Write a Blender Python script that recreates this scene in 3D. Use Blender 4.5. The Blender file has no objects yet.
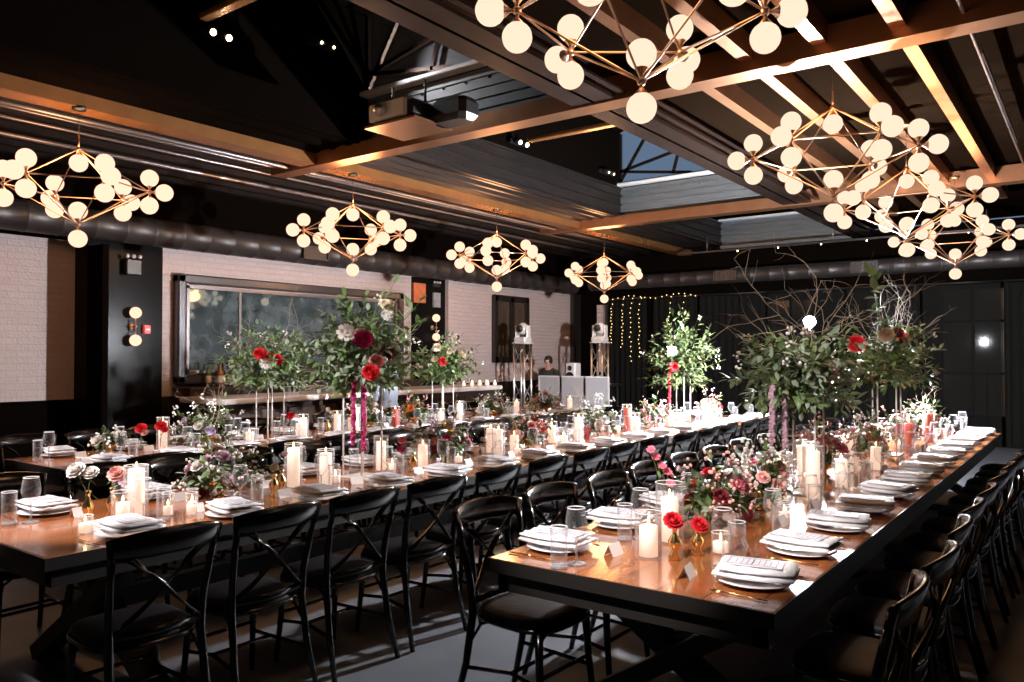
import bpy, math, random
from math import pi, sin, cos, radians, sqrt
from mathutils import Vector, Matrix
sc = bpy.context.scene
COL = sc.collection
R = random.Random(7)

# ------------------------------------------------------------------ camera
F = 790.0
YAW = math.atan(588/790.0); PIT = math.atan(14/790.0); CZ = 1.53
cd = bpy.data.cameras.new('camera'); cam = bpy.data.objects.new('camera', cd); COL.objects.link(cam)
cd.sensor_width = 36.0; cd.lens = F/1024*36.0; cd.clip_start = 0.05; cd.clip_end = 200
cam.location = (0, 0, CZ); cam.rotation_euler = (pi/2 + PIT, 0, YAW)
sc.camera = cam
# ------------------------------------------------------------------ view, world, lights
sc.view_settings.view_transform = 'Standard'
try: sc.view_settings.look = 'None'
except Exception: pass
sc.view_settings.gamma = 1.0; sc.view_settings.use_curve_mapping = False
sc.view_settings.exposure = 0.0
cy = sc.cycles
cy.transparent_max_bounces = 40; cy.max_bounces = 8; cy.diffuse_bounces = 3; cy.glossy_bounces = 4
cy.caustics_reflective = False; cy.caustics_refractive = False; cy.sample_clamp_indirect = 4.0
cy.use_denoising = True
try: cy.denoiser = 'OPENIMAGEDENOISE'
except Exception: pass
world = bpy.data.worlds.new('dusk_sky'); sc.world = world; world.use_nodes = True
nt = world.node_tree; nt.nodes.clear()
wo = nt.nodes.new('ShaderNodeOutputWorld'); bg = nt.nodes.new('ShaderNodeBackground')
tc = nt.nodes.new('ShaderNodeTexCoord'); sx = nt.nodes.new('ShaderNodeSeparateXYZ'); cr = nt.nodes.new('ShaderNodeValToRGB')
nt.links.new(tc.outputs['Generated'], sx.inputs[0]); nt.links.new(sx.outputs['Z'], cr.inputs[0])
cr.color_ramp.elements[0].position = 0.0; cr.color_ramp.elements[0].color = (0.14, 0.19, 0.30, 1)
cr.color_ramp.elements[1].position = 0.75; cr.color_ramp.elements[1].color = (0.010, 0.016, 0.022, 1)
e = cr.color_ramp.elements.new(0.28); e.color = (0.13, 0.19, 0.28, 1)
e = cr.color_ramp.elements.new(0.36); e.color = (0.03, 0.045, 0.06, 1)
nt.links.new(cr.outputs[0], bg.inputs[0]); bg.inputs[1].default_value = 1.0; nt.links.new(bg.outputs[0], wo.inputs[0])

FLASH = Vector((-2.30, 8.02, 1.86))
def point_light(name, loc, power, color, radius):
    l = bpy.data.lights.new(name, 'POINT'); l.energy = power; l.color = color; l.shadow_soft_size = radius
    o = bpy.data.objects.new(name, l); COL.objects.link(o); o.location = loc; return o
def spot_light(name, loc, target, power, color, angle, blend=0.4, radius=0.03):
    l = bpy.data.lights.new(name, 'SPOT'); l.energy = power; l.color = color; l.shadow_soft_size = radius
    l.spot_size = radians(angle); l.spot_blend = blend
    o = bpy.data.objects.new(name, l); COL.objects.link(o); o.location = loc
    d = Vector(target) - Vector(loc); o.rotation_euler = d.to_track_quat('-Z', 'Y').to_euler(); return o
SPOT_ENERGY = 10

FILL_PIN = []   # added pin spots that brighten the tables and bar: (lamp, target, power, cone)
for px, tx, tg in ((-1.25, -1.35, ((2.95, 1050, 22), (4.9, 850, 13), (7.2, 850, 9.5))), (-3.75, -3.80, ((1.95, 900, 24), (3.8, 850, 16), (6.2, 900, 11))), (-6.0, -6.05, ((3.3, 900, 22), (5.2, 1000, 15), (8.0, 1000, 10)))):
    for k, (ty, pw, an) in enumerate(tg):
        FILL_PIN.append(((px-.18+.18*k, .22, 3.40), (tx-.06, ty, .80), pw, an))
FILL_PIN.append(((-7.3, .22, 3.40), (-8.5, 7.6, 1.0), 1100, 17))
for a, b, pw, an in FILL_PIN: spot_light('added_fill_spot', a, b, pw, (1.0, .93, .90), an, .5, .035)

# ------------------------------------------------------------------ materials
def new_mat(name):
    m = bpy.data.materials.new(name); m.use_nodes = True; n = m.node_tree.nodes; n.clear()
    return m, n, m.node_tree.links
def pbr(name, col, rough=0.5, metal=0.0, noise=0.0, nscale=20.0, bump=0.0, spec=0.5, col2=None, stretch=None, emit=None, estr=0.0, coat=0.0, sub=0.0):
    m, n, L = new_mat(name)
    out = n.new('ShaderNodeOutputMaterial'); b = n.new('ShaderNodeBsdfPrincipled'); L.new(b.outputs[0], out.inputs[0])
    b.inputs['Base Color'].default_value = (*col, 1); b.inputs['Roughness'].default_value = rough; b.inputs['Metallic'].default_value = metal
    b.inputs['Specular IOR Level'].default_value = spec
    if coat: b.inputs['Coat Weight'].default_value = coat; b.inputs['Coat Roughness'].default_value = 0.08
    if sub: b.inputs['Subsurface Weight'].default_value = sub; b.inputs['Subsurface Scale'].default_value = 0.02
    if emit: b.inputs['Emission Color'].default_value = (*emit, 1); b.inputs['Emission Strength'].default_value = estr
    if noise or bump or col2:
        t = n.new('ShaderNodeTexCoord'); mp = n.new('ShaderNodeMapping'); nz = n.new('ShaderNodeTexNoise')
        L.new(t.outputs['Object'], mp.inputs[0]); L.new(mp.outputs[0], nz.inputs['Vector'])
        if stretch: mp.inputs['Scale'].default_value = stretch
        nz.inputs['Scale'].default_value = nscale; nz.inputs['Detail'].default_value = 5
        if noise or col2:
            mx = n.new('ShaderNodeMix'); mx.data_type = 'RGBA'; L.new(nz.outputs[0], mx.inputs[0])
            c2 = col2 or tuple(min(1, c*(1+noise)) for c in col); c1 = col if col2 else tuple(c*(1-noise) for c in col)
            mx.inputs[6].default_value = (*c1, 1); mx.inputs[7].default_value = (*c2, 1); L.new(mx.outputs[2], b.inputs['Base Color'])
        if bump:
            bp = n.new('ShaderNodeBump'); bp.inputs['Strength'].default_value = bump; bp.inputs['Distance'].default_value = 0.01
            L.new(nz.outputs[0], bp.inputs['Height']); L.new(bp.outputs[0], b.inputs['Normal'])
    return m
def glow(name, col, strength):
    m, n, L = new_mat(name); out = n.new('ShaderNodeOutputMaterial'); e = n.new('ShaderNodeEmission')
    e.inputs[0].default_value = (*col, 1); e.inputs[1].default_value = strength; L.new(e.outputs[0], out.inputs[0]); return m
def thin_glass(name, tint=(1, 1, 1), rough=0.02, edge=0.75, base=0.05, diff=0.0):
    m, n, L = new_mat(name); out = n.new('ShaderNodeOutputMaterial')
    tr = n.new('ShaderNodeBsdfTransparent'); gl = n.new('ShaderNodeBsdfGlossy'); mx = n.new('ShaderNodeMixShader'); lw = n.new('ShaderNodeLayerWeight')
    tr.inputs[0].default_value = (*tint, 1); gl.inputs['Roughness'].default_value = rough
    mr = n.new('ShaderNodeMapRange'); lw.inputs[0].default_value = 0.16
    mr.inputs[3].default_value = base; mr.inputs[4].default_value = edge
    L.new(lw.outputs['Facing'], mr.inputs[0]); L.new(mr.outputs[0], mx.inputs[0]); L.new(tr.outputs[0], mx.inputs[1])
    if diff:
        df = n.new('ShaderNodeBsdfDiffuse'); df.inputs[0].default_value = (.8, .8, .85, 1); m2 = n.new('ShaderNodeMixShader'); m2.inputs[0].default_value = diff  # white diffuse stands in for bright refracted edges on table glass
        L.new(gl.outputs[0], m2.inputs[1]); L.new(df.outputs[0], m2.inputs[2]); L.new(m2.outputs[0], mx.inputs[2])
    else: L.new(gl.outputs[0], mx.inputs[2])
    L.new(mx.outputs[0], out.inputs[0]); return m
def brick(name, c1, c2, mortar, axis='x', bw=0.22, bh=0.075):
    m, n, L = new_mat(name); out = n.new('ShaderNodeOutputMaterial'); b = n.new('ShaderNodeBsdfPrincipled'); L.new(b.outputs[0], out.inputs[0])
    t = n.new('ShaderNodeTexCoord'); s = n.new('ShaderNodeSeparateXYZ'); c = n.new('ShaderNodeCombineXYZ'); br = n.new('ShaderNodeTexBrick')
    L.new(t.outputs['Object'], s.inputs[0]); L.new(s.outputs['Y' if axis == 'x' else 'X'], c.inputs[0]); L.new(s.outputs['Z'], c.inputs[1]); L.new(c.outputs[0], br.inputs[0])
    br.inputs['Scale'].default_value = 1.0; br.inputs['Brick Width'].default_value = bw; br.inputs['Row Height'].default_value = bh; br.inputs['Mortar Size'].default_value = 0.006
    br.inputs['Color1'].default_value = (*c1, 1); br.inputs['Color2'].default_value = (*c2, 1); br.inputs['Mortar'].default_value = (*mortar, 1)
    L.new(br.outputs['Color'], b.inputs['Base Color']); b.inputs['Roughness'].default_value = 0.6
    nz = n.new('ShaderNodeTexNoise'); nz.inputs['Scale'].default_value = 30; L.new(t.outputs['Object'], nz.inputs['Vector'])
    ad = n.new('ShaderNodeMath'); ad.operation = 'MULTIPLY_ADD'; L.new(nz.outputs[0], ad.inputs[0]); ad.inputs[1].default_value = 0.5
    iv = n.new('ShaderNodeMath'); iv.operation = 'SUBTRACT'; iv.inputs[0].default_value = 1.0; L.new(br.outputs['Fac'], iv.inputs[1]); L.new(iv.outputs[0], ad.inputs[2])
    bp = n.new('ShaderNodeBump'); bp.inputs['Strength'].default_value = 1.0; bp.inputs['Distance'].default_value = 0.022
    L.new(ad.outputs[0], bp.inputs['Height']); L.new(bp.outputs[0], b.inputs['Normal']); return m
def wood(name, c1, c2, rough, axis=1, plank=0.16, coat=0.5):
    m, n, L = new_mat(name); out = n.new('ShaderNodeOutputMaterial'); b = n.new('ShaderNodeBsdfPrincipled'); L.new(b.outputs[0], out.inputs[0])
    t = n.new('ShaderNodeTexCoord'); mp = n.new('ShaderNodeMapping'); L.new(t.outputs['Object'], mp.inputs[0])
    mp.inputs['Scale'].default_value = (14, 1.2, 14) if axis == 1 else (1.2, 14, 14)
    nz = n.new('ShaderNodeTexNoise'); nz.inputs['Scale'].default_value = 1.6; nz.inputs['Detail'].default_value = 7; L.new(mp.outputs[0], nz.inputs['Vector'])
    s = n.new('ShaderNodeSeparateXYZ'); L.new(t.outputs['Object'], s.inputs[0])
    c = n.new('ShaderNodeCombineXYZ'); L.new(s.outputs['Y' if axis == 1 else 'X'], c.inputs[0]); L.new(s.outputs['X' if axis == 1 else 'Y'], c.inputs[1])
    br = n.new('ShaderNodeTexBrick'); L.new(c.outputs[0], br.inputs[0]); br.inputs['Scale'].default_value = 1
    br.inputs['Brick Width'].default_value = 2.4; br.inputs['Row Height'].default_value = plank; br.inputs['Mortar Size'].default_value = 0.0025
    br.inputs['Color1'].default_value = (1, 1, 1, 1); br.inputs['Color2'].default_value = (.72, .72, .72, 1); br.inputs['Mortar'].default_value = (.15, .15, .15, 1)
    mx = n.new('ShaderNodeMix'); mx.data_type = 'RGBA'; L.new(nz.outputs[0], mx.inputs[0]); mx.inputs[6].default_value = (*c1, 1); mx.inputs[7].default_value = (*c2, 1)
    ml = n.new('ShaderNodeMix'); ml.data_type = 'RGBA'; ml.blend_type = 'MULTIPLY'; ml.inputs[0].default_value = 1
    L.new(mx.outputs[2], ml.inputs[6]); L.new(br.outputs['Color'], ml.inputs[7]); L.new(ml.outputs[2], b.inputs['Base Color'])
    b.inputs['Roughness'].default_value = rough; b.inputs['Coat Weight'].default_value = coat; b.inputs['Coat Roughness'].default_value = 0.10
    bp = n.new('ShaderNodeBump'); bp.inputs['Strength'].default_value = 0.25; bp.inputs['Distance'].default_value = 0.004
    L.new(nz.outputs[0], bp.inputs['Height']); L.new(bp.outputs[0], b.inputs['Normal']); return m
def sheer(name, col, alpha):
    m, n, L = new_mat(name); out = n.new('ShaderNodeOutputMaterial'); tr = n.new('ShaderNodeBsdfTransparent'); d = n.new('ShaderNodeBsdfDiffuse'); mx = n.new('ShaderNodeMixShader')
    d.inputs[0].default_value = (*col, 1); mx.inputs[0].default_value = alpha; L.new(tr.outputs[0], mx.inputs[1]); L.new(d.outputs[0], mx.inputs[2]); L.new(mx.outputs[0], out.inputs[0]); return m

M = {}
M['floor'] = pbr('floor_concrete', (0.125, 0.135, 0.155), 0.5, noise=0.35, nscale=3.0, bump=0.15)
M['table'] = wood('table_wood', (0.32, 0.095, 0.028), (0.52, 0.18, 0.06), 0.2, coat=0.7)
M['tableframe'] = pbr('black_timber', (0.012, 0.010, 0.009), 0.45, noise=0.3, bump=0.1)
M['chair'] = pbr('black_bentwood', (0.004, 0.003, 0.0028), 0.16, noise=0.2, nscale=8, spec=0.5)
M['seat'] = pbr('black_seat_leather', (0.012, 0.011, 0.013), 0.55, noise=0.2, nscale=60, bump=0.15, spec=0.2)
M['plate'] = pbr('white_porcelain', (0.82, 0.81, 0.83), 0.12, spec=0.6)
M['napkin'] = pbr('white_linen', (0.86, 0.85, 0.88), 0.85, bump=0.3, nscale=300)
M['menu'] = pbr('menu_card_paper', (0.62, 0.62, 0.68), 0.8)
M['card'] = pbr('place_card_paper', (0.85, 0.83, 0.83), 0.8)
M['ink'] = pbr('dark_ink', (0.05, 0.05, 0.08), 0.7)
M['gold'] = pbr('brushed_gold', (0.85, 0.55, 0.22), 0.22, metal=1.0, noise=0.1, nscale=40)
M['rose_gold'] = pbr('rose_gold_metal', (0.85, 0.55, 0.42), 0.2, metal=1.0)
M['glass'] = thin_glass('clear_glass', (1, 1, 1), 0.03, 0.80, 0.03, 0.55)
M['thickglass'] = thin_glass('solid_glass', (.98, .98, 1), 0.04, 0.95, 0.38, 0.5)
M['hurr'] = thin_glass('hurricane_glass', (1, .99, .985), 0.03, 0.70, 0.03, 0.50)
M['pinkglass'] = thin_glass('pink_glass', (0.98, 0.62, 0.58), 0.05, 0.7, 0.08, 0.3)
M['water'] = thin_glass('water_surface', (0.93, 0.95, 0.97), 0.01, 0.6, 0.08)
M['acrylic'] = pbr('frosted_acrylic_rod', (0.72, 0.66, 0.62), 0.25, spec=0.7)
M['wax'] = pbr('glowing_ivory_wax', (0.88, 0.80, 0.72), 0.5, emit=(1.0, 0.72, 0.55), estr=0.85, sub=0.0)  # emission put into the wax stands in for flame light
M['redwax'] = pbr('red_wax', (0.65, 0.09, 0.06), 0.5, emit=(1.0, 0.2, 0.08), estr=0.15)  # weaker painted flame glow in the red wax
M['flame'] = glow('candle_flame', (1.0, 0.62, 0.25), 22.0)
M['wick'] = pbr('burnt_wick', (0.02, 0.02, 0.02), 0.9)
M['globe'] = glow('lit_globe_glass', (1.0, 0.62, 0.43), 1.5)
M['globe2'] = glow('lit_globe_glass_dim', (1.0, 0.73, 0.53), 1.2)
M['brass'] = pbr('aged_brass', (0.66, 0.45, 0.33), 0.3, metal=1.0)
M['brickwall'] = brick('painted_brick', (0.50, 0.40, 0.38), (0.465, 0.37, 0.35), (0.45, 0.355, 0.335))
M['brickfar'] = brick('painted_brick_far', (0.62, 0.48, 0.44), (0.56, 0.44, 0.40), (0.48, 0.38, 0.35), axis='y')
M['blackwall'] = pbr('black_paint', (0.014, 0.011, 0.009), 0.4, noise=0.3, nscale=4, bump=0.05)
M['glossblack'] = pbr('gloss_black_panel', (0.006, 0.005, 0.005), 0.22, spec=0.05, noise=0.2, nscale=3)
M['ceiling'] = pbr('dark_ceiling_board', (0.0050, 0.0028, 0.0016), 0.85, noise=0.4, nscale=3, bump=0.1, spec=0.0)
M['blackroof'] = pbr('matt_black_roof', (0.0035, 0.0024, 0.0018), 0.85, noise=0.3, nscale=3, spec=0.0)
M['corr'] = pbr('weathered_corrugated_steel', (0.062, 0.050, 0.046), 0.40, metal=0.85, noise=0.5, nscale=5, stretch=(6, .6, 6))
M['beam'] = pbr('painted_steel_beam', (0.37, 0.18, 0.095), 0.30, metal=0.85, noise=0.25, nscale=6, bump=0.04)
M['darkbeam'] = pbr('dark_painted_steel', (0.070, 0.045, 0.037), 0.27, metal=0.85, noise=0.3, nscale=5, bump=0.05)
M['girder'] = pbr('grey_painted_girder', (0.085, 0.092, 0.096), 0.45, noise=0.45, nscale=4, stretch=(1, 1, 7), bump=0.2)
M['rim'] = pbr('white_painted_rail', (0.62, 0.60, 0.60), 0.35)
M['pipe'] = pbr('galvanised_pipe', (0.22, 0.19, 0.19), 0.3, metal=0.7)
M['lensrim'] = pbr('lens_ring', (.5, .5, .52), .4)
M['duct'] = pbr('spiral_duct_steel', (0.030, 0.025, 0.024), 0.42, metal=0.2, noise=0.2, nscale=2)
M['skyglass'] = thin_glass('rooflight_glass', (0.92, 0.95, 0.98), 0.05, 0.5, 0.05)
M['dustyglass'] = thin_glass('dusty_rooflight_glass', (0.8, 0.82, 0.76), 0.2, 0.5, 0.30, 0.5)
M['winglass'] = pbr('night_window_glass', (0.060, 0.042, 0.030), 0.04, spec=0.9)
def mottled_mirror():
    m, n, L = new_mat('mottled_grey_mirror'); out = n.new('ShaderNodeOutputMaterial'); g = n.new('ShaderNodeBsdfGlossy'); d = n.new('ShaderNodeBsdfDiffuse'); mx = n.new('ShaderNodeMixShader')
    g.inputs[0].default_value = (.42, .55, .60, 1); g.inputs['Roughness'].default_value = .03; t = n.new('ShaderNodeTexCoord'); nz = n.new('ShaderNodeTexNoise'); nz.inputs['Scale'].default_value = 5; nz.inputs['Detail'].default_value = 6
    L.new(t.outputs['Object'], nz.inputs['Vector']); c = n.new('ShaderNodeValToRGB'); L.new(nz.outputs[0], c.inputs[0])
    c.color_ramp.elements[0].color = (.045, .065, .07, 1); c.color_ramp.elements[1].color = (.20, .25, .27, 1); c.color_ramp.elements[0].position = .35; c.color_ramp.elements[1].position = .75
    L.new(c.outputs[0], d.inputs[0]); mx.inputs[0].default_value = .55; L.new(g.outputs[0], mx.inputs[1]); L.new(d.outputs[0], mx.inputs[2]); L.new(mx.outputs[0], out.inputs[0]); return m
M['mirror'] = mottled_mirror()  # gloss mixed with a mottled blue-grey diffuse
M['mirrorframe'] = pbr('pewter_frame', (0.10, 0.095, 0.10), 0.28, metal=0.7)
M['barwood'] = pbr('dark_bar_wood', (0.035, 0.015, 0.010), 0.35, noise=0.4, nscale=8)
M['counter'] = pbr('pale_stone_counter', (0.78, 0.74, 0.74), 0.2, noise=0.08, nscale=12)
M['curtain'] = sheer('sheer_black_curtain', (0.013, 0.013, 0.012), 0.78)
M['white'] = pbr('white_scrim', (0.34, 0.33, 0.345), 0.7, bump=0.1, nscale=80)
M['whiteplastic'] = pbr('white_plastic', (0.60, 0.58, 0.58), 0.35)
M['black'] = pbr('black_plastic', (0.012, 0.012, 0.012), 0.4)
M['alu'] = pbr('polished_aluminium', (0.75, 0.72, 0.72), 0.28, metal=1.0)
M['lens'] = glow('spot_lamp_lens', (1.0, 0.72, 0.42), 14.0)
M['fairy'] = glow('fairy_bulb', (1.0, 0.62, 0.22), 3.2)
M['flashbulb'] = glow('flash_bulb', (0.93, 0.95, 1.0), 2400/(4*pi*pi*.055**2))
M['redsign'] = pbr('red_alarm_box', (0.55, 0.03, 0.03), 0.4, emit=(1, .1, .1), estr=0.25)
M['orangepic'] = pbr('orange_print', (0.50, 0.13, 0.05), 0.5, noise=0.5, nscale=9)
M['greypic'] = pbr('grey_print', (0.25, 0.25, 0.27), 0.5, noise=0.6, nscale=18)
M['leaf'] = pbr('green_leaf', (0.075, 0.150, 0.045), 0.45, col2=(0.20, 0.29, 0.11), nscale=9)
M['leaf2'] = pbr('silvery_leaf', (0.17, 0.24, 0.15), 0.5, col2=(0.32, 0.38, 0.27), nscale=9)
M['leaf3'] = pbr('dark_leaf', (0.045, 0.075, 0.035), 0.45, col2=(0.12, 0.15, 0.07), nscale=9)
M['leaf4'] = pbr('olive_leaf', (0.030, 0.042, 0.018), 0.7, col2=(0.075, 0.095, 0.035), nscale=9, spec=0.15)
M['amberbeam'] = pbr('varnished_amber_beam', (0.42, 0.19, 0.07), 0.24, metal=0.65, noise=0.3, nscale=5)
M['stem'] = pbr('green_stem', (0.06, 0.10, 0.03), 0.6)
M['twig'] = pbr('pale_twig', (0.35, 0.27, 0.20), 0.7, noise=0.3, nscale=30)
for k, c in dict(red=(0.62, 0.012, 0.022), burgundy=(0.16, 0.010, 0.014), white=(0.82, 0.78, 0.74), blush=(0.78, 0.42, 0.38), pink=(0.78, 0.20, 0.28),
                 magenta=(0.48, 0.02, 0.14), mauve=(0.55, 0.36, 0.44), lilac=(0.62, 0.50, 0.70), orange=(0.85, 0.28, 0.06), yellow=(0.85, 0.60, 0.12), cream=(0.80, 0.70, 0.52)).items():
    M['f_'+k] = pbr(k+'_petal', c, 0.6, noise=0.22, nscale=25)
M['skin'] = pbr('skin', (0.42, 0.22, 0.15), 0.5)
M['hair'] = pbr('dark_hair', (0.012, 0.008, 0.006), 0.5)
M['greyblue'] = pbr('grey_blue_cotton', (0.30, 0.33, 0.40), 0.8, bump=0.3, nscale=60)
M['blackcloth'] = pbr('black_cloth', (0.015, 0.013, 0.013), 0.8)

# ------------------------------------------------------------------ mesh helpers
class MB:
    def __init__(s): s.v = []; s.f = []; s.sm = []
    def add(s, vs, fs, smooth=False, mat=None):
        b = len(s.v)
        s.v += [tuple(mat @ Vector(p)) for p in vs] if mat is not None else [tuple(p) for p in vs]
        s.f += [tuple(b+i for i in f) for f in fs]; s.sm += [smooth]*len(fs); return s
    def box(s, c, d, mat=None, bev=0.0):
        x, y, z = c; a, b, h = d[0]/2, d[1]/2, d[2]/2
        if bev <= 0:
            vs = [(x+i*a, y+j*b, z+k*h) for k in (-1, 1) for j in (-1, 1) for i in (-1, 1)]
            fs = [(0, 2, 3, 1), (4, 5, 7, 6), (0, 1, 5, 4), (2, 6, 7, 3), (0, 4, 6, 2), (1, 3, 7, 5)]
            return s.add(vs, fs, False, mat)
        t = min(bev, a*.9, b*.9, h*.9)
        pts = [(-a+t, -b), (a-t, -b), (a, -b+t), (a, b-t), (a-t, b), (-a+t, b), (-a, b-t), (-a, -b+t)]
        def ring(sc_, zz):
            return [(x+(px - math.copysign(sc_, px)), y+(py - math.copysign(sc_, py)), z+zz) for px, py in pts]
        rs = [ring(t*.7, -h), ring(0, -h+t), ring(0, h-t), ring(t*.7, h)]
        vs = sum(rs, []); fs = [tuple(reversed(range(8)))]
        for r in range(3):
            for i in range(8): fs.append((r*8+i, r*8+(i+1) % 8, (r+1)*8+(i+1) % 8, (r+1)*8+i))
        fs.append(tuple(range(24, 32)))
        return s.add(vs, fs, False, mat)
    def beam(s, p, q, w, h, up=(0, 0, 1)):
        p = Vector(p); q = Vector(q); d = (q-p); L = d.length; d.normalize(); u = Vector(up)
        if abs(d.dot(u)) > .98: u = Vector((0, 1, 0))
        x = d.cross(u).normalized(); u = x.cross(d)
        m = Matrix((x, d, u)).transposed().to_4x4(); m.translation = (p+q)/2
        return s.box((0, 0, 0), (w, L, h), m)
    def tube(s, pts, r, n=8, caps=True, mat=None, smooth=True):
        pts = [Vector(p) for p in pts]; rs = r if isinstance(r, (list, tuple)) else [r]*len(pts)
        rings = []; prev = None
        for i, p in enumerate(pts):
            d = (pts[min(i+1, len(pts)-1)] - pts[max(i-1, 0)])
            if d.length < 1e-9: d = Vector((0, 0, 1))
            d.normalize()
            if prev is None:
                a = Vector((0, 0, 1)) if abs(d.z) < .9 else Vector((1, 0, 0)); x = d.cross(a).normalized()
            else:
                x = prev - d*prev.dot(d)
                if x.length < 1e-6: x = d.orthogonal()
                x.normalize()
            prev = x; y = d.cross(x)
            rings.append([p + (x*cos(2*pi*k/n) + y*sin(2*pi*k/n))*rs[i] for k in range(n)])
        vs = [v for rg in rings for v in rg]; fs = []
        for i in range(len(pts)-1):
            for k in range(n): fs.append((i*n+k, i*n+(k+1) % n, (i+1)*n+(k+1) % n, (i+1)*n+k))
        if caps: fs.append(tuple(reversed(range(n)))); fs.append(tuple((len(pts)-1)*n+k for k in range(n)))
        return s.add(vs, fs, smooth, mat)
    def ribbon(s, pts, ups, w, t, mat=None):
        """flat band along pts; ups = direction of its width at each point"""
        pts = [Vector(p) for p in pts]; vs = []; fs = []
        for i, p in enumerate(pts):
            d = (pts[min(i+1, len(pts)-1)] - pts[max(i-1, 0)]).normalized(); u = Vector(ups[i] if isinstance(ups, list) else ups)
            u = (u - d*u.dot(d)).normalized(); nn = d.cross(u); ww = w[i] if isinstance(w, list) else w
            e = min(t, ww)*.3
            vs += [p-u*(ww/2-e)-nn*t/2, p-u*ww/2-nn*(t/2-e), p-u*ww/2+nn*(t/2-e), p-u*(ww/2-e)+nn*t/2, p+u*(ww/2-e)+nn*t/2, p+u*ww/2+nn*(t/2-e), p+u*ww/2-nn*(t/2-e), p+u*(ww/2-e)-nn*t/2]
        for i in range(len(pts)-1):
            for k in range(8): fs.append((i*8+k, i*8+(k+1) % 8, (i+1)*8+(k+1) % 8, (i+1)*8+k))
        fs.append(tuple(reversed(range(8)))); fs.append(tuple((len(pts)-1)*8+k for k in range(8)))
        return s.add(vs, fs, True, mat)
    def lathe(s, prof, n=20, c=(0, 0, 0), smooth=True, mat=None, ax=1.0, ay=1.0):
        vs = []; fs = []; idx = []
        for (r, z) in prof:
            if r <= 1e-6: idx.append([len(vs)]); vs.append((c[0], c[1], c[2]+z))
            else: idx.append(list(range(len(vs), len(vs)+n))); vs += [(c[0]+r*ax*cos(2*pi*k/n), c[1]+r*ay*sin(2*pi*k/n), c[2]+z) for k in range(n)]
        for a, b in zip(idx, idx[1:]):
            for k in range(n):
                k2 = (k+1) % n
                if len(a) == 1 and len(b) == 1: continue
                if len(a) == 1: fs.append((a[0], b[k2], b[k]))
                elif len(b) == 1: fs.append((a[k], a[k2], b[0]))
                else: fs.append((a[k], a[k2], b[k2], b[k]))
        return s.add(vs, fs, smooth, mat)
    def sphere(s, c, r, nu=14, nv=9, mat=None, sq=1.0):
        return s.lathe([(r*sin(pi*i/nv), -r*sq*cos(pi*i/nv)) for i in range(nv+1)], nu, c, True, mat)
    def quad(s, a, b, c, d): return s.add([a, b, c, d], [(0, 1, 2, 3)])
    def build(s, name, m, parent=None):
        me = bpy.data.meshes.new(name); me.from_pydata(s.v, [], s.f); me.polygons.foreach_set('use_smooth', s.sm)
        me.materials.append(M[m] if isinstance(m, str) else m); me.update()
        o = bpy.data.objects.new(name, me); COL.objects.link(o)
        if parent is not None: o.parent = parent
        return o
def box(c, d, bev=0.0): return MB().box(c, d, None, bev)

def tag(o, label, cat, group=None, kind=None):
    if label: o['label'] = label
    if cat: o['category'] = cat
    if group: o['group'] = group
    if kind: o['kind'] = kind
    return o
def empty(name, loc=(0, 0, 0), rz=0.0):
    o = bpy.data.objects.new(name, None); COL.objects.link(o); o.location = loc; o.rotation_euler = (0, 0, rz); o.empty_display_size = 0.1; return o
def dup(o, loc=None, rz=None, label=None, parent=None):
    c = o.copy(); COL.objects.link(c)
    if loc is not None: c.location = loc
    if rz is not None: c.rotation_euler = (0, 0, rz)
    if label: c['label'] = label
    if parent is not None: c.parent = parent
    for ch in KIDS.get(o.name, ()): dup(ch, parent=c)
    return c
KIDS = {}
def reg(o):
    """remember the children of a prototype (and theirs)"""
    ch = [x for x in COL.objects if x.parent == o]; KIDS[o.name] = ch
    for x in ch:
        g = [y for y in COL.objects if y.parent == x]
        if g: KIDS[x.name] = g
    return o
def struct(name, mb, m, parent=None):
    o = mb.build(name, m, parent)
    if parent is None: o['kind'] = 'structure'
    return o
ORD = ['nearest', 'second', 'third', 'fourth', 'fifth', 'sixth', 'seventh', 'eighth', 'ninth', 'tenth', 'eleventh', 'twelfth', 'thirteenth', 'fourteenth', 'fifteenth', 'sixteenth', 'seventeenth']
def nth(k): return ORD[k]

# ------------------------------------------------------------------ room shell
XW, XR, YB, YF, ZC = -9.6, 4.2, -4.0, 15.4, 3.82
struct('floor', box(((XW-1.2+XR)/2, (YB+YF)/2, -0.05), (XR-XW+1.6, YF-YB+.4, .1)), 'floor')
# wall beside the bar: recessed brick bay near the camera, black bay, brick with mirror, black bay, brick
wl = struct('wall_left', box((XW-.30-.1, (YB+4.46)/2+.35, 1.95), (.2, 4.46-YB+1.3, 1.9)), 'brickwall')
struct('wainscot', box((XW-.30-.08, (YB+4.46)/2+.2, .5), (.2, 4.46-YB+1, 1.0)), 'blackroof', wl)
struct('brick_pier', box((XW-.1, (5.42+9.96)/2, 1.95), (.2, 9.96-5.42, 1.9)), 'brickwall', wl)
struct('brick_pier', box((XW-.1, (10.85+15.1)/2, 1.95), (.2, 15.1-10.85, 1.9)), 'brickwall', wl)
struct('pilaster', box((XW+.02, 10.98, 1.95), (.12, .26, 1.9)), 'brickwall', wl)
struct('wainscot', box((XW-.09, (5.42+15.4)/2, .5), (.2, 15.4-5.42, 1.0)), 'blackwall', wl)
struct('black_bay', box((XW-.35, 4.95, 1.45), (.70, .94, 2.9)), 'glossblack', wl)
struct('black_bay', box((XW-.1, 10.405, 1.45), (.2, .89, 2.9)), 'glossblack', wl)
struct('upper_wall', box((XW-.6, (YB+YF)/2, 3.4), (1.15, YF-YB, 1.0)), 'blackroof', wl)
struct('corner_pier', box((XW-.05, 15.25, 1.45), (.3, .3, 2.9)), 'blackwall', wl)
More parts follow.
